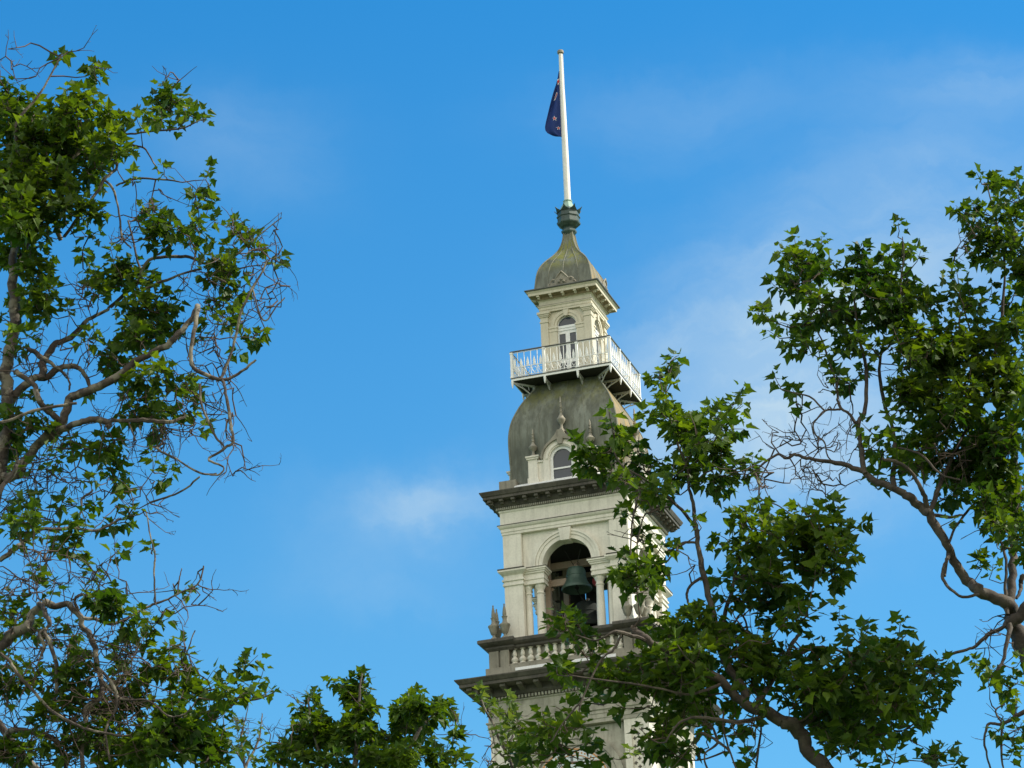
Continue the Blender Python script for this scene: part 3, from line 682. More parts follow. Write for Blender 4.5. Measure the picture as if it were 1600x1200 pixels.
# ------------------------------------------------------------------ trees
def at(px, py, Y):
    d = fw*F_PX+RT*(px-800)-UP*(py-600)
    hd = np.array([math.sin(AZ), math.cos(AZ), 0]); return CAM+d*(Y/(d@hd))
LEAF_L = [(0, 0), (.16, -.08), (.47, -.01), (.38, .20), (.62, .42), (.35, .50), (.23, .66), (0, 1.0)]
def leaf_arrays(pos, tip, nor, size, rng):
    """all leaves of one crown as vertex and face lists: each leaf two folded halves with five lobes"""
    n = len(pos)
    tip = tip/np.linalg.norm(tip, axis=1)[:, None]; nor = nor-tip*np.sum(nor*tip, 1)[:, None]; nor /= np.linalg.norm(nor, axis=1)[:, None]+1e-9
    sd = np.cross(tip, nor)
    fold = rng.uniform(-.1, .85, n); curl = rng.uniform(-.1, .6, n)
    prof = [(x, y) for x, y in LEAF_L]; vs = []
    cols = []
    for x, y in prof: cols.append((x, y))
    for x, y in prof[1:-1]: cols.append((-x, y))
    V = np.zeros((n, len(cols), 3))
    for j, (x, y) in enumerate(cols):
        jx = x*rng.uniform(.65, 1.25, n); jy = y+abs(x)*rng.uniform(-.18, .22, n)
        h = fold*abs(x)-curl*(y*y)
        V[:, j] = pos+size[:, None]*(sd*jx[:, None]+tip*jy[:, None]+nor*h[:, None])
    k = len(cols); base = np.arange(n)[:, None]*k
    right_ = np.array([0, 1, 2, 3, 4, 5, 6, 7]); left_ = np.array([7, 13, 12, 11, 10, 9, 8, 0])
    F = np.concatenate([base+right_, base+left_], 0)
    return V.reshape(-1, 3), F
def leaf_material(name, ca, cb, cc, trans):
    m = bpy.data.materials.new(name); m.use_nodes = True; t = m.node_tree; b = t.nodes['Principled BSDF']
    ge = t.nodes.new('ShaderNodeNewGeometry')
    c = ramp(t, ge.outputs['Random Per Island'], [(0, ca), (.55, cb), (.95, cc), (1.0, tuple(x*1.5 for x in cc))])
    c = mixc(t, .5, c, ramp(t, noise(t, .9, detail=3), [(.35, ca), (.65, cc)]))
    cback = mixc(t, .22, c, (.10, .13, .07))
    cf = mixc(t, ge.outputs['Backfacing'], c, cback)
    t.links.new(cf, b.inputs['Base Color']); b.inputs['Roughness'].default_value = .5; b.inputs['Specular IOR Level'].default_value = .25
    tr = t.nodes.new('ShaderNodeBsdfTranslucent'); tcn = mixc(t, 1.0, c, trans, 'MULTIPLY'); t.links.new(tcn, tr.inputs['Color'])
    mx_ = t.nodes.new('ShaderNodeMixShader'); mx_.inputs[0].default_value = .40
    t.links.new(b.outputs[0], mx_.inputs[1]); t.links.new(tr.outputs[0], mx_.inputs[2]); t.links.new(mx_.outputs[0], t.nodes['Material Output'].inputs['Surface'])
    return m
LEAFM = leaf_material('plane_leaf', (.010, .036, .003), (.026, .070, .005), (.098, .155, .011), (2.3, 2.1, .5))
LEAFY = leaf_material('pale_young_leaf', (.035, .07, .010), (.065, .115, .015), (.115, .155, .03), (1.8, 1.7, .8))
def bark_mat(name, pc):
    m = mat(name, (.2, .17, .13), .85); t = m.node_tree; b = t.nodes['Principled BSDF']
    pale = ramp(t, noise(t, 5.5, detail=4, rough=.5), [(.50, (0, 0, 0)), (.58, (1, 1, 1))])
    base = ramp(t, noise(t, 9, detail=7), [(.3, (.026, .020, .017)), (.7, (.085, .066, .052))])
    c = mixc(t, mixc(t, 1.0, pale, (.75,)*3, 'MULTIPLY'), base, pc)
    t.links.new(c, b.inputs['Base Color'])
    bp = t.nodes.new('ShaderNodeBump'); bp.inputs['Strength'].default_value = .5; bp.inputs['Distance'].default_value = .03
    t.links.new(noise(t, 18, detail=6), bp.inputs['Height']); t.links.new(bp.outputs[0], b.inputs['Normal']); return m
BARK = bark_mat('plane_bark', (.22, .20, .15)); BARK_SHADED = bark_mat('shaded_plane_bark', (.095, .078, .06))  # darker bark copy for the right trees: backlit shade put into the colour
TWIG = mat('twig_bark', (.16, .115, .085), .85); t = TWIG.node_tree
t.links.new(ramp(t, noise(t, 3, detail=5), [(.3, (.026, .018, .015)), (.7, (.115, .078, .058))]), t.nodes['Principled BSDF'].inputs['Base Color'])

def smooth_path(P, n=5):
    P = [np.array(p, float) for p in P]; P = [2*P[0]-P[1]]+P+[2*P[-1]-P[-2]]; out = []
    for i in range(1, len(P)-2):
        a, b_, c_, d = P[i-1:i+3]
        for k in range(n):
            t_ = k/n; out.append(.5*((2*b_)+(c_-a)*t_+(2*a-5*b_+4*c_-d)*t_**2+(3*b_-a-3*c_+d)*t_**3))
    return out+[P[-2]]
def tree(name, label, Y, seed, base, limbs, clumps, twigs, leaf=(.075, .155), per=112, lm=None, group=None, spread=1.0, nleaf=(6, 11), shrink=6.5, stray=.07, bark=None):
    """limbs: lists of (px, py, width px[, depth]); clumps: (px, py, rx, ry[, density[, depth]]); twigs: (px, py, rx, ry, count)"""
    rng = np.random.default_rng(seed); ppm = F_PX/(Y/math.cos(PITCH))
    hd = np.array([math.sin(AZ), math.cos(AZ), 0.])
    bpos = np.array(base, float)
    root = thing(name, label, 'tree', tuple(bpos), 0, group or ('trees round the tower' if name == 'plane_tree' else None))
    sk = []; skr = []
    tm = MB()
    for li, lm_ in enumerate(limbs):
        drift = rng.uniform(-.9, .9)
        pts = []; rad = []
        for i, q in enumerate(lm_):
            dep = q[3] if len(q) > 3 else drift*i/len(lm_)+rng.uniform(-.12, .12)
            if isinstance(q[0], str): pts.append(bpos.copy()); rad.append(q[2])
            else: pts.append(at(q[0], q[1], Y+dep)); rad.append(q[2]/2/ppm)
        P = smooth_path(pts, 6); rr = np.interp(np.linspace(0, len(rad)-1, len(P)), range(len(rad)), rad)
        big = rr.max() > .03
        nz_ = rng.normal(0, 1, (len(P)+4, 4)); nz_ = (nz_[:-4]+nz_[1:-3]+nz_[2:-2]+nz_[3:-1]+nz_[4:])/2.2
        P = [p+nz_[i, :3]*min(.03, .45*r_) if 0 < i < len(P)-1 else p for i, (p, r_) in enumerate(zip(P, rr))]
        rr = rr*(1+.07*nz_[:, 3])
        tm.tube([p-bpos for p in P], list(rr), 10 if big else 6)
        for p, r_ in zip(P, rr): sk.append(p); skr.append(r_)
    tm.build('trunk', bark or BARK, root, True)
    sk = list(sk); tw = MB()
    def spur(p, d, ln, r0, depth=0):
        pts = [p]; d = d/np.linalg.norm(d); n_ = max(3, int(ln/.09))
        for i in range(n_):
            d = d+rng.normal(0, .2, 3)+np.array((0, 0, .03)); d /= np.linalg.norm(d); pts.append(pts[-1]+d*ln/n_)
        tw.tube([q-bpos for q in pts], list(np.linspace(r0, r0*.45, len(pts))), 5)
        if depth < 2:
            for i in range(1, len(pts)):
                if rng.random() < .42:
                    e = d+rng.normal(0, 1.0, 3); spur(pts[i], e, ln*rng.uniform(.15, .45), r0*.65, depth+1)
        # buds and little seed balls at the knuckles
        return pts
    shoots = []
    for c in clumps:
        cx, cy = c[:2]; rx, ry = [max(q_-shrink, .45*q_) for q_ in c[2:4]]; dens = c[4] if len(c) > 4 else 1.0
        dz = c[5] if len(c) > 5 else rng.uniform(-.7, .7)*spread
        n_ = max(1, int(round(math.pi*rx*ry/per*dens)))
        dr_ = min(max(rx, ry)/ppm*1.1, 1.0)
        dens_k = rng.uniform(.7, 1.25); n_ = max(1, int(round(n_*dens_k)))
        for _ in range(n_):
            while True:
                e = rng.uniform(-1, 1, 3)
                if e@e < 1: break
            e *= .92 if rng.random() > stray else 1.45
            shoots.append((at(cx+e[0]*rx, cy+e[1]*ry, Y+dz+e[2]*dr_), np.array(e)))
    SK = np.array(sk)
    order = np.argsort([np.min(np.sum((SK-s_[0])**2, 1)) for s_ in shoots]) if shoots else []
    LP, LT, LN, LS = [], [], [], []
    nodes = list(SK)
    arr = np.zeros((len(nodes)+len(shoots)*8, 3)); arr[:len(nodes)] = SK; na = len(nodes)
    for oi in order:
        p, e = shoots[oi]
        d2 = np.sum((arr[:na]-p)**2, 1)
        # prefer starting points that lie below or inside
        d2 = d2*(1+3.0*np.clip((arr[:na, 2]-p[2])/.35, 0, 1)); q = arr[int(np.argmin(d2))]
        dist = np.linalg.norm(p-q)
        if dist > 1e-3:
            nn = max(2, int(dist/.12)); sag = rng.normal(0, .07*dist, 3)+np.array((0, 0, -.10*dist))
            pts = [q+(p-q)*i/nn+sag*math.sin(math.pi*i/nn)+(rng.normal(0, .012, 3) if 0 < i < nn else 0) for i in range(nn+1)]
            r0 = min(.006+.009*dist, .022)
            tw.tube([x-bpos for x in pts], list(np.linspace(r0, .005, nn+1)), 5)
            for i in range(max(1, nn-6), nn+1): arr[na] = pts[i]; na += 1
            ax = (p-q)/dist
        else: ax = np.array((0, 0, 1.))
        out = RT*e[0]-UP*e[1]+hd*e[2]
        ax = ax*.5+out*.5+np.array((0, 0, .55))+rng.normal(0, .25, 3); ax /= np.linalg.norm(ax)
        ln = rng.uniform(.08, .24); k_ = int(rng.integers(*nleaf)); ph = rng.uniform(0, 6.28)
        a1 = np.cross(ax, (0.3, .5, .8)); a1 /= np.linalg.norm(a1); a2 = np.cross(ax, a1)
        tw.tube([p-bpos, p+ax*ln*.5+rng.normal(0, .01, 3)-bpos, p+ax*ln-bpos], [.005, .0045, .003], 4)
        for i in range(k_):
            f_ = (i+.5)/k_; an = ph+i*2.4; rad_ = a1*math.cos(an)+a2*math.sin(an)
            lp_ = p+ax*ln*f_
            tipd = rad_*(1.0-.45*f_)+ax*(.15+.75*f_)+np.array((0, 0, -.38))+rng.normal(0, .22, 3)
            nor = np.array((0, 0, 1.))*.85+rad_*.35+ax*.2+rng.normal(0, .32, 3)
            pet = tipd/np.linalg.norm(tipd)*rng.uniform(.03, .08)
            LP.append(lp_+pet-bpos); LT.append(tipd); LN.append(nor); LS.append(rng.uniform(*leaf)*(1.0-.35*max(0, f_-.6)))
    for (cx, cy, rx, ry, n_) in twigs:
        for _ in range(n_):
            p = at(cx+rng.uniform(-1, 1)*rx, cy+rng.uniform(-1, 1)*ry, Y+rng.uniform(-.6, .6)*spread)
            q = arr[int(np.argmin(np.sum((arr[:na]-p)**2, 1)))]; dist = np.linalg.norm(p-q)
            nn = max(3, int(dist/.1)); sag = rng.normal(0, .12*dist+.02, 3)
            pts = [q+(p-q)*i/nn+sag*math.sin(math.pi*i/nn)+(rng.normal(0, .022, 3) if 0 < i < nn else 0) for i in range(nn+1)]
            tw.tube([x-bpos for x in pts], list(np.linspace(min(.007+.009*dist, .018), .006, nn+1)), 5)
            for i in range(1, nn+1):
                if na < len(arr): arr[na] = pts[i]; na += 1
            for i in range(1, nn+1):
                if rng.random() < .35: spur(pts[i], (p-q)/max(dist, .01)+rng.normal(0, .9, 3), rng.uniform(.08, .30), .0055, 1)
            spur(p, (p-q)/max(dist, .01)+rng.normal(0, .6, 3), rng.uniform(.15, .5), .0065)
    tw.build('twigs', TWIG, root)
    if LP:
        V, F = leaf_arrays(np.array(LP), np.array(LT), np.array(LN), np.array(LS), rng)
        me = bpy.data.meshes.new('crown'); me.from_pydata(V.tolist(), [], F.tolist()); me.materials.append(lm or LEAFM)
        o = bpy.data.objects.new('crown', me); C.objects.link(o); o.parent = root
    return root

def gbase(px, Y):
    p = at(px, 600, Y); return (p[0], p[1], 0.0)
# --- left, upper tree
tree('plane_tree', 'plane tree at the upper left edge with a pale mottled upright trunk', 36, 11, gbase(-110, 36),
 [[('base', 0, .34), (-60, 1500, 40, 0), (-34, 900, 26, 0), (-6, 740, 22, 0), (10, 640, 19, 0), (14, 570, 18, 0), (20, 500, 18, 0), (24, 430, 15, 0), (30, 370, 10, .2), (45, 300, 7, .3), (60, 230, 5, .2)],
  [(-8, 750, 18, 0), (14, 742, 16, -.1), (32, 720, 16, -.2), (92, 662, 14, -.3), (112, 622, 13, -.3), (160, 604, 12, -.4), (205, 572, 11, -.5), (262, 541, 10, -.6), (292, 508, 8, -.6), (312, 480, 9, -.6), (306, 500, 7, -.8), (300, 570, 6, -.9), (345, 592, 6, -.9), (378, 580, 4, -.9), (400, 562, 3, -.9)],
  [(10, 635, 14, .1), (40, 608, 14, 0), (62, 590, 11, 0), (66, 568, 11, .1), (85, 540, 10, .2), (118, 524, 9, .3), (140, 498, 7, .3), (170, 480, 5, .4)],
  [(60, 590, 11, .1), (90, 576, 9, .1), (115, 572, 8, 0), (132, 585, 7, 0), (142, 605, 5, 0)],
  [(42, 545, 7, -.3), (62, 555, 8, -.3), (85, 570, 6, -.3), (105, 590, 4, -.3), (108, 610, 3, -.3)],
  [(25, 580, 8, -.5), (52, 605, 8, -.5), (60, 625, 9, -.5), (78, 648, 9, -.4), (95, 662, 9, -.3)],
  [(70, 690, 10, -.2), (102, 668, 11, -.4), (130, 660, 10, -.6), (168, 662, 9, -.6), (172, 668, 7, -.6)],
  [(170, 660, 6, -.6), (215, 655, 7, -.5), (262, 657, 6, -.5), (290, 650, 4, -.4)],
  [(0, 660, 5, -.8), (60, 640, 5, -.8), (120, 630, 4, -.8)],
  [(345, 590, 5, -.9), (358, 560, 4, -.9), (370, 520, 4, -.9), (378, 480, 4, -1), (395, 450, 4, -1), (410, 425, 3, -1), (418, 405, 2.5, -1)],
  [(345, 590, 5, -.9), (352, 610, 5, -1), (360, 645, 5, -1), (364, 690, 4.5, -1), (350, 702, 4, -1), (325, 718, 3.5, -1), (350, 728, 3, -1.1), (338, 742, 3, -1.1), (318, 740, 3, -1.1)],
  [(312, 600, 4, -1), (318, 640, 4, -1), (335, 680, 3.5, -1), (350, 700, 3, -1)],
  [(338, 740, 3, -1.1), (310, 738, 3, -1), (270, 715, 3, -1), (245, 700, 4, -.8)], [(312, 745, 3, -1), (280, 770, 3, -.8), (235, 785, 3, -.6)],
  [(26, 420, 11, .2), (70, 340, 8, .4), (92, 300, 5, .5)], [(24, 425, 9, .2), (15, 360, 7, .1), (2, 320, 7, 0)],
  [(95, 375, 7, .3), (85, 345, 9, .2), (60, 310, 8, .1), (40, 270, 6, 0), (25, 200, 5, 0), (60, 150, 4, 0), (85, 105, 3, 0), (97, 84, 2, 0)],
  [(60, 310, 6, .1), (110, 250, 5, 0), (150, 220, 4, .2), (190, 212, 4, .2), (235, 205, 3.5, .2), (285, 200, 3, .2), (318, 185, 2, .2)],
  [(100, 370, 5, -.2), (150, 300, 5, -.2), (162, 278, 6, -.2), (180, 262, 5, -.1), (190, 235, 4, 0)],
  [(162, 280, 4, -.2), (178, 300, 3.5, -.2), (186, 340, 3, -.2), (190, 372, 3, -.2), (205, 388, 3, -.2)],
  [(182, 290, 3.5, -.2), (205, 282, 3, -.3), (250, 280, 3, -.3), (285, 285, 2, -.3)], [(205, 225, 3, 0), (225, 232, 3, 0), (240, 255, 2.5, 0), (250, 270, 2, 0)],
  [(172, 480, 6, .4), (215, 440, 6, .2), (222, 420, 6, .1), (245, 403, 5, 0), (290, 401, 5, 0), (325, 412, 4, -.1), (365, 400, 3, -.2), (400, 370, 2.5, -.2), (440, 340, 2, -.2)],
  [(222, 455, 5, .1), (262, 437, 5, .1), (315, 420, 4, 0)], [(240, 402, 4, 0), (262, 385, 3.5, -.1), (278, 372, 3, -.1), (276, 350, 2.5, -.1)],
  [(220, 420, 4, .1), (212, 390, 3.5, .1), (200, 345, 3, .1)], [(395, 452, 3, -1), (412, 500, 2.5, -1), (432, 480, 2.5, -1), (445, 465, 2, -1)]],
 [(10, 140, 14, 20, .8), (95, 88, 11, 6, .8), (15, 200, 40, 45), (12, 280, 45, 50), (50, 180, 30, 25), (60, 240, 45, 40), (147, 118, 20, 16), (133, 150, 18, 18), (108, 180, 42, 32), (120, 235, 45, 45), (187, 192, 24, 22), (175, 235, 30, 26), (150, 270, 26, 18),
  (262, 160, 30, 26), (248, 185, 22, 16), (292, 178, 14, 12), (316, 188, 14, 18), (222, 198, 14, 12), (285, 200, 14, 8, .7), (80, 300, 48, 40), (30, 340, 40, 40), (115, 335, 34, 22), (60, 370, 32, 26), (20, 400, 30, 30), (45, 430, 34, 26), (140, 370, 20, 14, .6), (135, 395, 18, 14, .6),
  (252, 277, 16, 10), (205, 297, 16, 14), (323, 285, 17, 13), (318, 312, 12, 14), (312, 350, 22, 30), (225, 332, 16, 10, .8), (248, 368, 30, 20), (235, 350, 16, 14), (300, 375, 16, 14), (387, 352, 18, 12), (368, 372, 18, 20), (398, 390, 16, 14, .8), (430, 408, 16, 12), (340, 405, 20, 14), (345, 440, 22, 24), (370, 425, 16, 14, .7),
  (165, 440, 24, 16), (205, 440, 36, 22), (185, 415, 18, 14, .6), (230, 490, 44, 36), (215, 525, 28, 20), (255, 515, 24, 20), (160, 462, 20, 14), (108, 492, 14, 10), (62, 470, 30, 22), (70, 495, 24, 14), (18, 500, 26, 16), (140, 535, 26, 14, .9), (175, 565, 26, 20, .9), (200, 555, 24, 14, .7),
  (345, 470, 26, 20, .6), (340, 500, 22, 18, .6), (400, 520, 18, 22, .8), (385, 545, 16, 14, .7), (310, 525, 18, 12, .6), (240, 585, 34, 20, .9), (262, 605, 24, 16), (288, 635, 22, 18), (310, 665, 16, 10, .9), (225, 645, 44, 22, .8), (140, 610, 16, 8, .9), (290, 600, 14, 12, .7),
  (25, 660, 30, 18), (55, 675, 30, 16), (95, 705, 28, 14), (165, 705, 34, 22), (175, 735, 24, 16), (130, 700, 18, 12), (263, 748, 22, 14), (240, 735, 14, 10), (125, 752, 14, 12), (202, 760, 14, 18), (150, 788, 12, 14), (195, 812, 22, 14), (210, 795, 12, 10), (250, 660, 26, 14, .7), (60, 735, 26, 14, .8), (10, 700, 20, 16), (15, 560, 18, 14, .7), (40, 530, 20, 14, .6), (8, 610, 14, 16, .7), (30, 460, 24, 18, .8), (5, 640, 14, 14, .7), (45, 625, 20, 12, .6), (20, 730, 26, 16, .8), (30, 790, 26, 16, .8), (80, 800, 20, 12, .6)],
 [(12, 90, 10, 18, 2), (45, 115, 25, 12, 4), (270, 125, 14, 8, 3), (400, 370, 36, 30, 16), (420, 440, 26, 40, 16), (350, 470, 40, 45, 24), (320, 430, 30, 30, 10), (330, 550, 40, 30, 14), (130, 460, 30, 26, 10), (190, 360, 26, 30, 8), (235, 320, 22, 22, 8), (230, 600, 60, 30, 22), (210, 670, 60, 30, 26), (60, 700, 60, 50, 34), (350, 650, 22, 50, 12), (370, 740, 24, 8, 5), (270, 690, 40, 30, 14), (180, 780, 70, 30, 22), (60, 780, 60, 40, 34), (150, 90, 20, 20, 2), (90, 560, 60, 40, 20), (20, 620, 30, 90, 26), (20, 760, 30, 60, 20), (330, 600, 30, 40, 12), (300, 300, 20, 10, 3)])
# --- left, lower tree
tree('plane_tree', 'plane tree in the lower left corner with hooked bough and hanging bare twigs', 34, 23, gbase(-190, 34),
 [[('base', 0, .30), (-120, 1700, 40, 0), (-80, 1250, 28, 0), (-34, 1060, 20, 0), (10, 1003, 15, 0), (42, 985, 14, -.1), (56, 955, 12, -.1), (66, 944, 11, -.1), (85, 942, 11, -.1), (108, 948, 10, -.1), (122, 965, 9, -.1), (135, 985, 9, -.1), (148, 1010, 9, -.2), (154, 1045, 8, -.2), (160, 1085, 7, -.3), (138, 1105, 9, -.3), (132, 1140, 7, -.3), (128, 1220, 7, -.3)],
  [(60, 945, 9, -.1), (68, 950, 7, -.3), (78, 968, 7, -.4), (72, 982, 6, -.4), (62, 990, 5, -.4), (68, 1010, 5, -.4), (62, 1030, 4, -.4)],
  [(70, 985, 6, -.4), (82, 1015, 7, -.4), (88, 1055, 7, -.4), (86, 1095, 6, -.4)],
  [(122, 962, 6, -.1), (117, 940, 5, -.2), (128, 931, 5, -.2), (145, 933, 4, -.2)],
  [(125, 965, 6, -.1), (150, 968, 6, 0), (180, 972, 5, .1), (215, 957, 4.5, .2), (245, 943, 4, .2), (272, 931, 3.5, .2), (298, 920, 3.2, .2), (313, 906, 3, .2), (318, 884, 2.4, .2)],
  [(243, 943, 3.5, .2), (240, 900, 3.2, .2), (243, 870, 3, .2), (233, 830, 2.6, .2), (228, 800, 2, .2)], [(277, 929, 2.6, .2), (280, 905, 2.2, .2), (284, 888, 1.8, .2)],
  [(-20, 1190, 14, .3), (5, 1158, 11, .2), (20, 1144, 9, .1), (60, 1146, 8, 0), (85, 1158, 7, 0), (98, 1180, 7, 0), (108, 1210, 7, 0)],
  [(0, 875, 8, .4), (20, 862, 8, .4), (45, 840, 7, .4), (70, 828, 7, .5), (110, 825, 6, .6), (150, 828, 5, .6), (190, 810, 4, .6)],
  [(110, 824, 4, .6), (125, 800, 4, .6), (128, 780, 4, .6), (145, 765, 3, .6)], [(-5, 770, 8, .5), (20, 740, 8, .5), (30, 720, 6, .5)],
  [(0, 1020, 5, -.6), (30, 1050, 5, -.6), (60, 1090, 5, -.6), (95, 1120, 4.5, -.6), (140, 1140, 4, -.6), (190, 1150, 3, -.6)],
  [(150, 1040, 5, -.4), (178, 1070, 4.5, -.5), (182, 1110, 4, -.5), (165, 1140, 4, -.5), (172, 1190, 3, -.5)],
  [(156, 1060, 4, -.4), (190, 1090, 3.5, -.5), (230, 1095, 3, -.5), (262, 1118, 3, -.6), (290, 1115, 2.6, -.6), (310, 1090, 2, -.6)],
  [(-10, 1120, 14, .8), (60, 1210, 12, .8), (160, 1200, 9, .8), (250, 1150, 8, .9), (310, 1115, 6, 1), (365, 1100, 4, 1), (405, 1092, 3, 1), (430, 1080, 2, 1)],
  [(250, 1150, 6, .9), (265, 1100, 5, .9), (270, 1060, 4, .9), (290, 1025, 2.4, .9), (305, 985, 1.8, .9)]],
 [(35, 840, 30, 20, .9), (112, 850, 24, 20, .9), (60, 905, 13, 7), (85, 930, 11, 7), (40, 810, 24, 14, .7), (140, 825, 20, 10, .7), (170, 870, 10, 10, .5), (150, 905, 10, 10, .6), (165, 950, 34, 18), (195, 965, 22, 14), (145, 945, 18, 12), (240, 972, 18, 12), (248, 985, 14, 8), (285, 928, 12, 8, .8), (238, 868, 7, 9), (232, 1015, 16, 14, .9), (262, 1040, 26, 18), (300, 1030, 14, 8), (250, 1062, 30, 16), (322, 1060, 14, 8), (285, 1088, 40, 22),
  (376, 1052, 16, 16), (390, 1072, 18, 12), (414, 1084, 14, 12), (355, 1090, 28, 14), (335, 1120, 34, 18), (315, 1150, 40, 26), (270, 1130, 40, 24), (200, 1060, 28, 16), (190, 1030, 22, 14, .8), (115, 1060, 40, 22, .8), (125, 1030, 20, 14, .8), (12, 1085, 20, 36, 1.1), (40, 1060, 26, 18, .7), (25, 960, 26, 20, .8), (15, 985, 20, 14), (60, 985, 24, 14, .7), (100, 1000, 22, 12, .7), (30, 1175, 40, 24, .8), (110, 1110, 36, 22, .8), (150, 1160, 46, 24, .9), (240, 1165, 46, 30), (190, 1110, 34, 22, .8), (215, 1190, 46, 16), (320, 1185, 46, 16), (75, 1130, 30, 20, .7), (10, 1040, 14, 14), (225, 1095, 26, 18), (350, 1170, 26, 12), (100, 1180, 36, 16, .8)],
 [(60, 1040, 60, 60, 44), (150, 1080, 60, 70, 60), (90, 1130, 90, 60, 70), (200, 1060, 50, 50, 24), (60, 1180, 60, 20, 24), (240, 1110, 50, 30, 18), (180, 900, 40, 30, 12), (100, 900, 60, 40, 18), (285, 930, 40, 26, 10), (300, 1020, 26, 30, 7), (180, 1000, 30, 30, 16), (60, 880, 60, 30, 20), (30, 950, 30, 40, 14)])
# --- far trees low in the middle
tree('plane_tree', 'dense leafy treetop low between the left trees and the tower', 58, 37, gbase(560, 58),
 [[('base', 0, .35), (575, 1800, 26, 0), (560, 1320, 18, 0), (552, 1230, 12, 0), (556, 1170, 7, 0), (560, 1120, 5, 0), (562, 1075, 3, 0), (566, 1052, 2, 0)], [(556, 1290, 12, 0), (600, 1210, 9, -.2), (640, 1160, 7, -.3), (668, 1125, 4, -.3), (690, 1108, 3, -.3)],
  [(555, 1260, 9, 0), (510, 1200, 7, .2), (490, 1140, 4, .2), (482, 1090, 3, .2)], [(560, 1270, 10, 0), (660, 1230, 7, .3), (700, 1190, 4, .4), (708, 1150, 2, .4), (715, 1120, 1.5, .4)], [(500, 1210, 6, .2), (455, 1170, 4, .2), (425, 1160, 2, .2), (400, 1170, 2, .2)]],
 [(482, 1092, 12, 12), (484, 1118, 20, 12), (490, 1135, 30, 12), (533, 1070, 12, 12), (540, 1085, 14, 14), (566, 1062, 13, 14), (556, 1090, 28, 20), (562, 1112, 26, 12), (478, 1160, 34, 18), (515, 1155, 34, 22), (545, 1140, 32, 18), (582, 1145, 16, 14), (570, 1165, 30, 16), (648, 1092, 10, 12), (640, 1115, 26, 18), (668, 1115, 34, 22), (695, 1105, 14, 12), (650, 1140, 40, 16), (610, 1155, 18, 12), (610, 1185, 40, 16), (450, 1180, 34, 16), (510, 1188, 40, 14), (650, 1185, 44, 16), (709, 1150, 10, 14), (700, 1175, 16, 14), (715, 1192, 22, 10), (425, 1190, 16, 10), (560, 1192, 40, 12)],
 [(440, 1150, 30, 24, 10), (715, 1130, 10, 16, 3), (760, 1180, 12, 20, 5), (560, 1060, 10, 8, 2), (600, 1150, 30, 20, 5), (470, 1100, 20, 20, 3)], leaf=(.13, .20), per=70, spread=1.4, shrink=5)
tree('sapling', 'sparse thin treetop with pale small leaves beside the lower left plane tree', 62, 41, gbase(385, 62),
 [[('base', 0, .2), (395, 1700, 14, 0), (385, 1260, 7, 0), (382, 1190, 4, 0), (378, 1150, 3, 0), (385, 1120, 1.6, 0), (388, 1100, 1.2, 0)], [(384, 1200, 4, 0), (405, 1150, 2.5, .2), (410, 1115, 1.5, .2)], [(382, 1195, 3, 0), (355, 1150, 2, .2), (348, 1120, 1.2, .2)]],
 [(375, 1140, 14, 12, .8), (388, 1165, 18, 14, .8), (365, 1175, 18, 14, .8), (400, 1150, 10, 12, .6), (378, 1190, 24, 10, .8)], [(380, 1145, 30, 28, 12)], leaf=(.08, .13), per=110, lm=LEAFY, nleaf=(4, 7), shrink=3)
tree('young_tree', 'slender young tree with yellow green tufts in front of the lower left of the tower', 50, 43, gbase(800, 50),
 [[('base', 0, .2), (812, 1700, 18, 0), (808, 1280, 9, 0), (800, 1200, 6, 0), (785, 1165, 5, 0), (772, 1135, 4, 0), (760, 1110, 3, 0), (750, 1088, 2, 0)], [(790, 1175, 4, 0), (802, 1145, 3, .2), (800, 1105, 2, .2)], [(802, 1205, 5, 0), (825, 1160, 3, -.2), (845, 1130, 2, -.2)], [(796, 1190, 4, 0), (775, 1170, 3, .1), (768, 1140, 2, .1)]],
 [(750, 1092, 9, 8), (758, 1110, 12, 8), (770, 1117, 10, 6), (799, 1098, 8, 7), (795, 1115, 9, 7), (773, 1147, 10, 8), (790, 1160, 12, 10), (810, 1140, 12, 9), (795, 1185, 14, 10), (830, 1170, 16, 12), (840, 1140, 9, 7), (820, 1192, 20, 8), (985, 1185, 9, 6)],
 [(790, 1140, 40, 30, 8)], leaf=(.12, .18), per=80, lm=LEAFY, shrink=3)
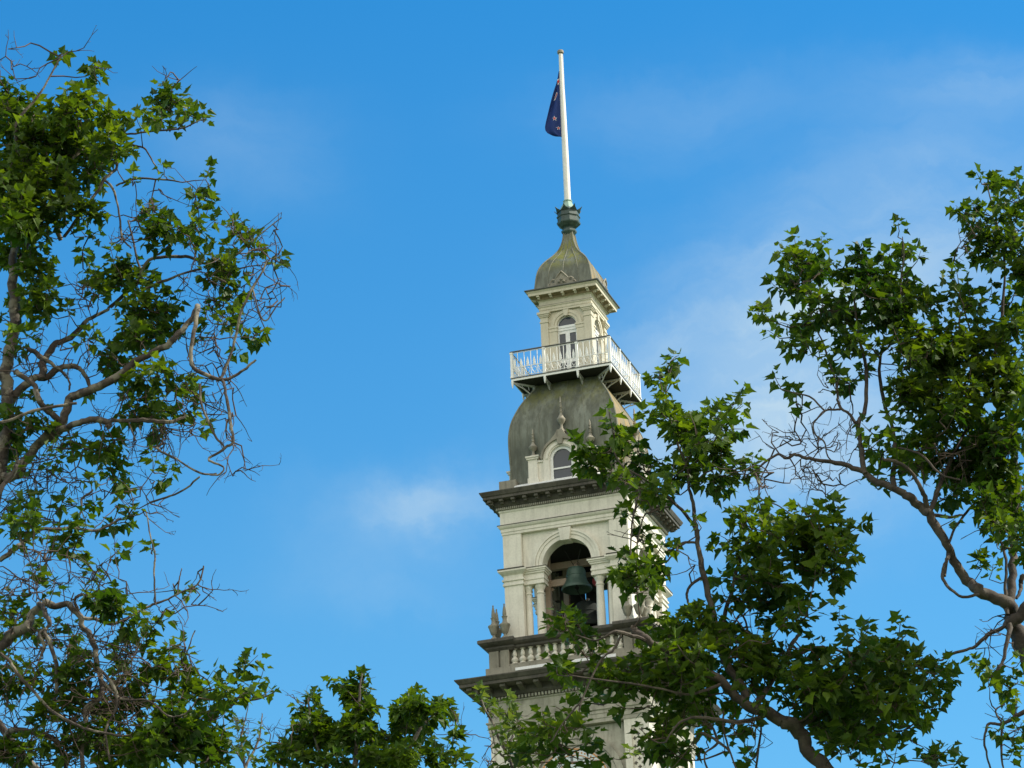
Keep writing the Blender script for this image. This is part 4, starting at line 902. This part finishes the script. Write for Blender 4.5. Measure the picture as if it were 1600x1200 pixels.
# --- right, upper tree
tree('plane_tree', 'plane tree at the right edge with a long bare arching bough', 36, 57, gbase(1690, 36),
 [[('base', 0, .42), (1680, 1700, 52, 0), (1640, 1200, 38, 0), (1615, 1050, 32, 0), (1595, 1000, 27, 0), (1578, 968, 22, 0), (1566, 942, 19, -.1), (1535, 924, 17, -.2), (1508, 902, 16, -.2), (1486, 862, 14, -.3), (1460, 822, 14, -.4), (1442, 791, 13, -.4), (1414, 773, 12, -.5), (1380, 756, 10, -.5), (1352, 740, 9, -.5), (1324, 728, 7, -.5), (1271, 718, 5.5, -.5), (1246, 711, 5, -.5), (1229, 716, 4.4, -.5), (1214, 710, 4, -.5), (1184, 732, 3, -.5), (1186, 757, 2.6, -.5), (1189, 779, 2.4, -.5), (1217, 790, 2, -.5), (1240, 806, 1.6, -.5)],
  [(1352, 740, 8, -.5), (1346, 700, 7, -.5), (1341, 668, 7, -.5), (1351, 640, 6, -.4), (1353, 600, 6, -.4), (1350, 560, 5, -.3), (1341, 520, 4, -.2), (1336, 470, 3, -.2), (1340, 425, 2, -.2)],
  [(1341, 668, 6, -.5), (1328, 648, 5, -.5), (1313, 637, 5, -.5), (1309, 610, 4, -.5), (1298, 572, 3.4, -.4), (1288, 540, 3, -.4), (1270, 500, 2.4, -.3), (1255, 440, 2, -.3)],
  [(1313, 640, 3.4, -.5), (1290, 642, 3, -.6), (1273, 660, 2.6, -.6), (1272, 676, 2.6, -.6), (1288, 692, 2.4, -.6), (1292, 712, 2.2, -.6), (1302, 722, 1.6, -.6)], [(1288, 641, 3, -.6), (1268, 622, 2.6, -.6), (1245, 615, 2, -.6), (1220, 608, 1.6, -.6)],
  [(1397, 760, 9, -.4), (1398, 700, 7, -.3), (1391, 655, 6, -.2), (1380, 620, 5, -.1), (1375, 560, 4.4, 0), (1390, 540, 3.6, 0), (1405, 500, 3, 0), (1408, 450, 2.4, .1), (1412, 400, 2, .1), (1410, 370, 1.5, .1)], [(1375, 560, 4, 0), (1365, 548, 3, 0), (1350, 535, 2.4, 0)],
  [(1450, 800, 9, -.4), (1440, 765, 7, -.6), (1424, 738, 6, -.7), (1400, 722, 6, -.8), (1378, 716, 4, -.8)], [(1452, 800, 8, -.3), (1475, 745, 7, 0), (1500, 690, 5, .2), (1530, 620, 4, .4), (1520, 540, 3, .4), (1505, 480, 2.4, .4)],
  [(1400, 700, 4, -.3), (1440, 712, 3.4, -.6), (1470, 740, 3, -.7), (1500, 750, 3, -.7)], [(1455, 805, 6, -.3), (1486, 809, 5, -.3), (1505, 805, 3, -.3)], [(1476, 900, 5, -.3), (1488, 840, 5, .1), (1510, 800, 4, .3), (1530, 780, 3, .3)],
  [(1486, 862, 6, -.3), (1475, 885, 5.4, -.4), (1478, 908, 5, -.4), (1500, 930, 5, -.4), (1530, 929, 5, -.3)],
  [(1578, 965, 16, 0), (1581, 920, 14, .1), (1586, 850, 14, .2), (1588, 780, 12, .3), (1582, 700, 10, .4), (1572, 600, 8, .4), (1566, 500, 6, .5), (1570, 420, 4, .5), (1555, 340, 3, .5), (1545, 300, 2, .5)],
  [(1574, 960, 7, -.2), (1571, 910, 6, -.2), (1570, 870, 5, -.2), (1560, 830, 4, -.2)], [(1620, 930, 20, -.2), (1595, 950, 20, -.2), (1578, 978, 18, -.1)],
  [(1572, 978, 7, -.2), (1545, 990, 6, -.2), (1520, 1012, 5.4, -.2), (1490, 1022, 5, -.2), (1468, 1032, 3.4, -.2)], [(1576, 975, 8, -.3), (1572, 1015, 6, -.4), (1560, 1045, 5, -.4), (1545, 1060, 3, -.4)],
  [(1630, 1095, 9, -.2), (1598, 1115, 7, -.2), (1566, 1132, 6, -.2), (1545, 1132, 4, -.2), (1538, 1150, 4, -.2), (1542, 1180, 3, -.2), (1552, 1210, 3, -.2)], [(1566, 1132, 4, -.2), (1565, 1160, 4, -.2), (1568, 1200, 3, -.2)],
  [(1640, 1200, 20, 0), (1700, 1000, 16, -1.5), (1760, 820, 12, -3), (1800, 600, 9, -4), (1790, 420, 6, -4.5)], [(1700, 1000, 12, -1.5), (1820, 860, 9, -3.5), (1920, 680, 7, -4.5), (1960, 440, 4, -5)], [(1640, 1100, 14, 0), (1660, 850, 10, -1), (1670, 600, 8, -1.5), (1690, 400, 5, -1.5), (1700, 290, 3, -1.5)], [(1600, 900, 8, .2), (1596, 920, 6, .2), (1588, 935, 5, .1)], [(1566, 1130, 3, -.2), (1556, 1112, 3, -.2), (1570, 1100, 2.4, -.2)]],
 [(1240, 392, 20, 12), (1278, 390, 14, 12), (1250, 420, 38, 26), (1240, 450, 26, 22, 1.1), (1285, 425, 24, 18), (1345, 405, 22, 16), (1350, 432, 34, 26, 1.2), (1345, 460, 28, 18), (1410, 358, 17, 14), (1412, 402, 24, 13), (1434, 408, 12, 10), (1405, 425, 16, 14), (1183, 490, 18, 14), (1205, 505, 16, 14), (1212, 522, 6, 8), (1240, 505, 16, 10, .9), (1292, 478, 34, 22), (1270, 510, 24, 20), (1310, 500, 28, 22), (1255, 545, 22, 16), (1280, 560, 18, 14), (1400, 455, 34, 24), (1430, 470, 34, 26, 1.1), (1390, 500, 44, 32), (1345, 500, 28, 20), (1340, 545, 34, 18), (1325, 595, 26, 14), (1345, 580, 24, 12), (1305, 610, 12, 12, .8), (1215, 605, 16, 12), (1243, 618, 14, 10), (1253, 634, 7, 6), (1430, 540, 44, 36, 1.1), (1460, 590, 46, 40, 1.1), (1420, 620, 34, 34), (1490, 545, 40, 34), (1500, 620, 46, 40), (1470, 660, 44, 32), (1530, 680, 42, 34), (1505, 475, 26, 26), (1500, 440, 24, 14), (1484, 428, 12, 10), (1535, 505, 20, 18), (1548, 470, 12, 8), (1548, 295, 24, 15), (1522, 335, 26, 16), (1550, 345, 30, 24), (1585, 310, 24, 22), (1590, 350, 20, 30), (1555, 395, 32, 28), (1585, 400, 24, 28), (1590, 460, 20, 22, .9), (1560, 540, 44, 36), (1590, 520, 20, 30), (1560, 600, 44, 34), (1590, 640, 22, 40), (1570, 700, 40, 34), (1550, 745, 40, 24), (1595, 760, 16, 26), (1372, 685, 18, 14), (1385, 705, 22, 16), (1405, 735, 26, 16), (1360, 745, 12, 8), (1368, 768, 10, 6), (1420, 700, 26, 20), (1450, 730, 28, 18), (1480, 730, 34, 22), (1440, 690, 30, 22), (1520, 720, 34, 24), (1540, 790, 24, 20), (1568, 790, 24, 22), (1488, 812, 18, 12, .8), (1580, 850, 14, 14), (1575, 825, 16, 14), (1535, 893, 12, 8), (1526, 884, 8, 7), (1545, 905, 8, 6), (1510, 755, 34, 24), (1545, 765, 34, 28), (1580, 805, 24, 34), (1545, 815, 22, 18), (1590, 850, 16, 22), (1478, 775, 22, 14), (1560, 860, 14, 12), (1650, 420, 60, 60, 1.0, 0), (1720, 520, 80, 70, 1.0, -3), (1660, 650, 60, 70, 1.0, -2), (1780, 380, 90, 70, 1.0, -4.5), (1840, 560, 90, 80, 1.0, -4), (1720, 760, 80, 70, 1.0, -4.5), (1640, 850, 50, 50, 1.0, -3), (1860, 740, 80, 80, 1.0, -4.5), (1800, 880, 80, 60, 1.0, -5), (1700, 300, 70, 60, 1.0, -2), (1680, 960, 50, 40, 1.0, -4), (1960, 420, 80, 70, 1.0, -5), (1960, 620, 80, 80, 1.0, -5), (1700, 640, 80, 70, 1.5, -5), (1690, 540, 70, 60, 1.5, -5.6), (1780, 620, 80, 70, 1.5, -4.3), (1690, 740, 70, 60, 1.5, -5.6), (1800, 520, 80, 70, 1.5, -5.5), (1860, 640, 80, 70, 1.5, -4.8), (1720, 430, 80, 60, 1.4, -5.2), (1780, 780, 80, 70, 1.4, -5.5), (1820, 700, 80, 80, 1.0, -5), (1720, 860, 70, 60, 1.0, -5), (1900, 500, 80, 80, 1.0, -5), (1880, 880, 80, 80, 1.0, -5), (1590, 1045, 16, 12), (1530, 1040, 20, 12), (1555, 1055, 20, 12), (1580, 1070, 18, 16), (1568, 1090, 12, 10), (1584, 1150, 20, 14), (1592, 1170, 14, 12), (1575, 1190, 20, 10), (1545, 1080, 8, 6)],  # includes dense off-frame clumps, added to shade the lower right tree
 [(1260, 690, 50, 20, 10), (1240, 735, 50, 20, 10), (1300, 760, 40, 20, 8), (1230, 685, 14, 10, 4), (1515, 390, 14, 24, 5), (1330, 700, 12, 40, 6), (1450, 720, 50, 26, 16), (1400, 560, 30, 40, 8), (1560, 830, 30, 20, 6), (1555, 990, 16, 30, 6), (1590, 1020, 14, 20, 3), (1570, 1120, 24, 20, 6), (1290, 620, 14, 20, 4), (1500, 690, 60, 40, 12)], per=128, bark=BARK_SHADED)
# --- right, lower tree in front of the tower
tree('plane_tree', 'dark leafy plane tree in front of the tower with a thick leaning mottled bough', 31, 71, gbase(1480, 31),
 [[('base', 0, .40), (1460, 1900, 46, 0), (1370, 1330, 30, 0), (1295, 1208, 24, 0), (1264, 1172, 22, 0), (1238, 1137, 21, 0), (1202, 1115, 19, -.1), (1164, 1100, 16, -.2), (1128, 1066, 14, -.3), (1086, 1040, 13, -.4), (1046, 1022, 12, -.5), (1012, 1002, 11, -.6), (994, 986, 10, -.6), (990, 982, 8, -.6)],
  [(1030, 1014, 6, -.5), (1000, 998, 6, -.7), (962, 988, 5, -.9), (930, 1000, 3.4, -.9), (900, 992, 2.4, -.9)], [(970, 990, 4, -.8), (960, 1015, 4, -.8), (940, 1030, 3, -.8), (915, 1080, 3, -.8), (905, 1110, 2.6, -.8)],
  [(1164, 1100, 13, -.1), (1140, 1050, 12, .1), (1124, 1005, 11, .2), (1112, 950, 10, .2), (1100, 895, 9, .2), (1092, 858, 8, .2), (1088, 830, 8, .2), (1085, 800, 6, .2), (1079, 765, 5, .2), (1074, 735, 4, .2), (1062, 700, 3.4, .2), (1048, 660, 3, .2), (1040, 610, 2.4, .2), (1050, 570, 1.8, .2)],
  [(1088, 830, 6, .2), (1062, 798, 6, .1), (1046, 778, 5, 0), (1030, 765, 4, 0), (1000, 745, 3.4, -.1), (970, 725, 3, -.1), (955, 690, 2.4, -.1)], [(1046, 792, 3, .1), (1020, 800, 3, 0), (1005, 808, 2.4, 0), (996, 850, 2.4, 0), (1000, 890, 2, 0)], [(1000, 748, 4, -.1), (994, 790, 4, -.2), (988, 820, 3, -.2), (984, 900, 2, -.2)],
  [(1088, 848, 4, .2), (1066, 850, 4, .2), (1054, 864, 3.4, .2), (1040, 880, 2.4, .2)], [(1098, 902, 4.4, .2), (1078, 915, 4.4, .1), (1075, 935, 4, .1), (1080, 955, 3, .1)],
  [(1075, 735, 4, .2), (1100, 710, 3.4, .3), (1120, 680, 3, .3), (1140, 640, 2, .3)], [(1078, 760, 3.4, .2), (1110, 735, 3, .3), (1150, 725, 2.4, .3), (1180, 740, 2, .3)],
  [(1140, 1050, 9, .1), (1130, 980, 7, .3), (1150, 900, 6, .4), (1165, 850, 5, .5), (1180, 815, 3, .5)], [(1150, 905, 5, .4), (1210, 870, 4.4, .6), (1260, 845, 4, .7), (1310, 830, 3, .8)],
  [(1180, 1105, 9, .0), (1220, 1040, 7, .4), (1240, 1000, 6, .5), (1250, 985, 5, .5), (1240, 960, 4, .5)], [(1235, 1005, 4, .5), (1250, 1020, 4, .4), (1268, 1012, 4, .4), (1290, 1012, 4, .4), (1330, 1020, 4, .3), (1360, 1025, 3, .3)],
  [(1240, 1140, 9, .2), (1300, 1100, 7, .5), (1350, 1070, 6, .7), (1400, 1030, 4, .8), (1400, 1000, 2.4, .8)], [(1300, 1100, 6, .5), (1360, 1110, 5, .6), (1420, 1090, 4, .6), (1460, 1060, 3, .6)],
  [(1200, 1116, 7, -.1), (1150, 1130, 6, -.4), (1100, 1120, 5, -.6), (1060, 1130, 4, -.7), (1040, 1160, 3, -.7)], [(1128, 1068, 5, -.3), (1080, 1085, 4, -.6), (1030, 1075, 3, -.8), (960, 1065, 3, -.9), (890, 1055, 2.4, -.9)], [(905, 1100, 3, -.8), (880, 1130, 2.4, -.8), (860, 1160, 2, -.8)],
  [(1110, 1130, 4, -.3), (1120, 1160, 4, -.3), (1100, 1180, 3, -.3), (1110, 1210, 3, -.3)], [(1130, 1110, 3, -.2), (1132, 1150, 3, -.2), (1150, 1200, 3, -.2)], [(1190, 1120, 4, .1), (1188, 1160, 4, .1), (1180, 1210, 3.4, .1)], [(1095, 1145, 4, -.4), (1120, 1155, 4, -.4), (1140, 1175, 3, -.4)],
  [(1145, 985, 3, .3), (1158, 960, 3.4, .3), (1168, 985, 3, .3), (1160, 1000, 2.6, .3)]],
 [(1048, 562, 14, 12), (1046, 585, 17, 16), (1036, 615, 17, 20), (1028, 645, 18, 18), (1045, 662, 30, 22, 1.1), (1062, 680, 32, 22), (1148, 632, 20, 12), (1135, 650, 22, 18), (1120, 672, 24, 20, 1.1), (1100, 690, 28, 18), (1070, 705, 34, 18), (1110, 720, 34, 20, 1.1), (1068, 738, 32, 16), (1115, 745, 28, 18), (1120, 762, 18, 10), (1045, 752, 26, 14), (1035, 770, 26, 16), (1165, 735, 14, 10), (1178, 745, 8, 14, .8), (957, 668, 18, 14), (955, 690, 22, 16), (932, 705, 30, 14), (925, 728, 22, 14), (950, 735, 24, 14), (985, 705, 30, 20), (1000, 730, 26, 20), (985, 760, 22, 16), (1010, 775, 28, 18), (985, 800, 10, 10), (995, 782, 18, 12), (992, 830, 14, 12), (1005, 848, 18, 12), (1035, 862, 20, 12), (1015, 880, 26, 14), (990, 890, 24, 14), (1000, 908, 34, 20, 1.1), (985, 930, 22, 14, 1.1), (1020, 905, 20, 14), (1097, 822, 8, 7),
  (1175, 805, 26, 12), (1165, 825, 26, 16), (1235, 822, 34, 18), (1270, 808, 20, 10), (1310, 815, 34, 14), (1330, 830, 20, 12), (1290, 845, 40, 18), (1240, 850, 40, 20), (1150, 855, 26, 18), (1175, 870, 34, 22, 1.1), (1255, 880, 40, 24, 1.1), (1310, 865, 26, 16), (1300, 895, 28, 20), (1275, 905, 24, 14), (1200, 905, 36, 22), (1150, 905, 28, 18), (1140, 935, 34, 18), (1190, 935, 36, 20), (1225, 945, 30, 18), (1240, 975, 28, 18, 1.1), (1215, 965, 26, 16), (1255, 960, 14, 8),
  (880, 985, 26, 12), (905, 993, 28, 14), (890, 1005, 20, 10), (868, 1052, 14, 9), (890, 1055, 26, 14), (925, 1030, 22, 12), (945, 1045, 26, 14), (960, 1070, 34, 18), (1000, 1045, 34, 20), (1000, 1075, 34, 18), (1022, 975, 18, 12), (1045, 1000, 32, 18), (1040, 1030, 30, 18), (1095, 975, 34, 18), (1090, 1000, 40, 20), (1075, 1030, 44, 22), (1060, 1060, 44, 22), (1105, 1055, 40, 22), (1115, 1085, 34, 18), (1080, 950, 16, 8), (1140, 1000, 30, 20), (1160, 1030, 34, 20), (1190, 1010, 34, 18), (1200, 1045, 40, 24), (1245, 1040, 30, 18), (1175, 1070, 36, 20), (1285, 1030, 26, 18), (1315, 985, 16, 12), (1335, 1000, 24, 14), (1340, 1030, 40, 20), (1402, 990, 12, 12), (1390, 1015, 30, 16), (1380, 1050, 50, 26), (1330, 1065, 44, 26), (1270, 1075, 44, 26), (1240, 1100, 36, 22, .8), (1430, 1040, 24, 18), (1460, 1050, 24, 14), (1475, 1065, 16, 8), (1440, 1080, 34, 18), (1455, 1105, 22, 14), (1390, 1100, 50, 24, 1.1), (1330, 1110, 50, 26, 1.1), (1400, 1135, 34, 16), (1425, 1130, 26, 12), (1290, 1130, 40, 22), (1335, 1150, 44, 20), (1320, 1175, 34, 14), (1390, 1172, 26, 9), (1400, 1192, 22, 8), (1450, 1188, 26, 8), (1470, 1175, 16, 6), (1490, 1192, 12, 6), (1350, 1192, 26, 8), (1440, 1165, 8, 6),
  (1065, 1095, 36, 18), (1090, 1120, 34, 20), (1055, 1130, 26, 18), (1035, 1155, 30, 20, 1.1), (1055, 1180, 34, 18, 1.1), (1020, 1185, 20, 12), (910, 1092, 18, 12), (905, 1115, 16, 14), (970, 1092, 16, 9), (975, 1105, 12, 7), (890, 1140, 30, 16), (860, 1150, 30, 16), (850, 1175, 30, 16), (885, 1165, 28, 16), (925, 1160, 16, 12), (915, 1185, 24, 10), (1022, 1100, 14, 9), (1150, 1150, 26, 12, .8), (1130, 1175, 18, 10, .8), (1165, 1185, 16, 10, .7), (1190, 1090, 24, 12, .7)],
 [(1160, 1000, 12, 30, 4), (1120, 1150, 30, 30, 8), (1190, 1150, 20, 30, 4), (1080, 880, 14, 20, 2), (1000, 830, 20, 30, 4), (1200, 750, 20, 14, 3), (1240, 1030, 20, 20, 3), (1165, 745, 16, 20, 4)], leaf=(.07, .145), per=112, shrink=7.5, stray=.03, bark=BARK_SHADED)
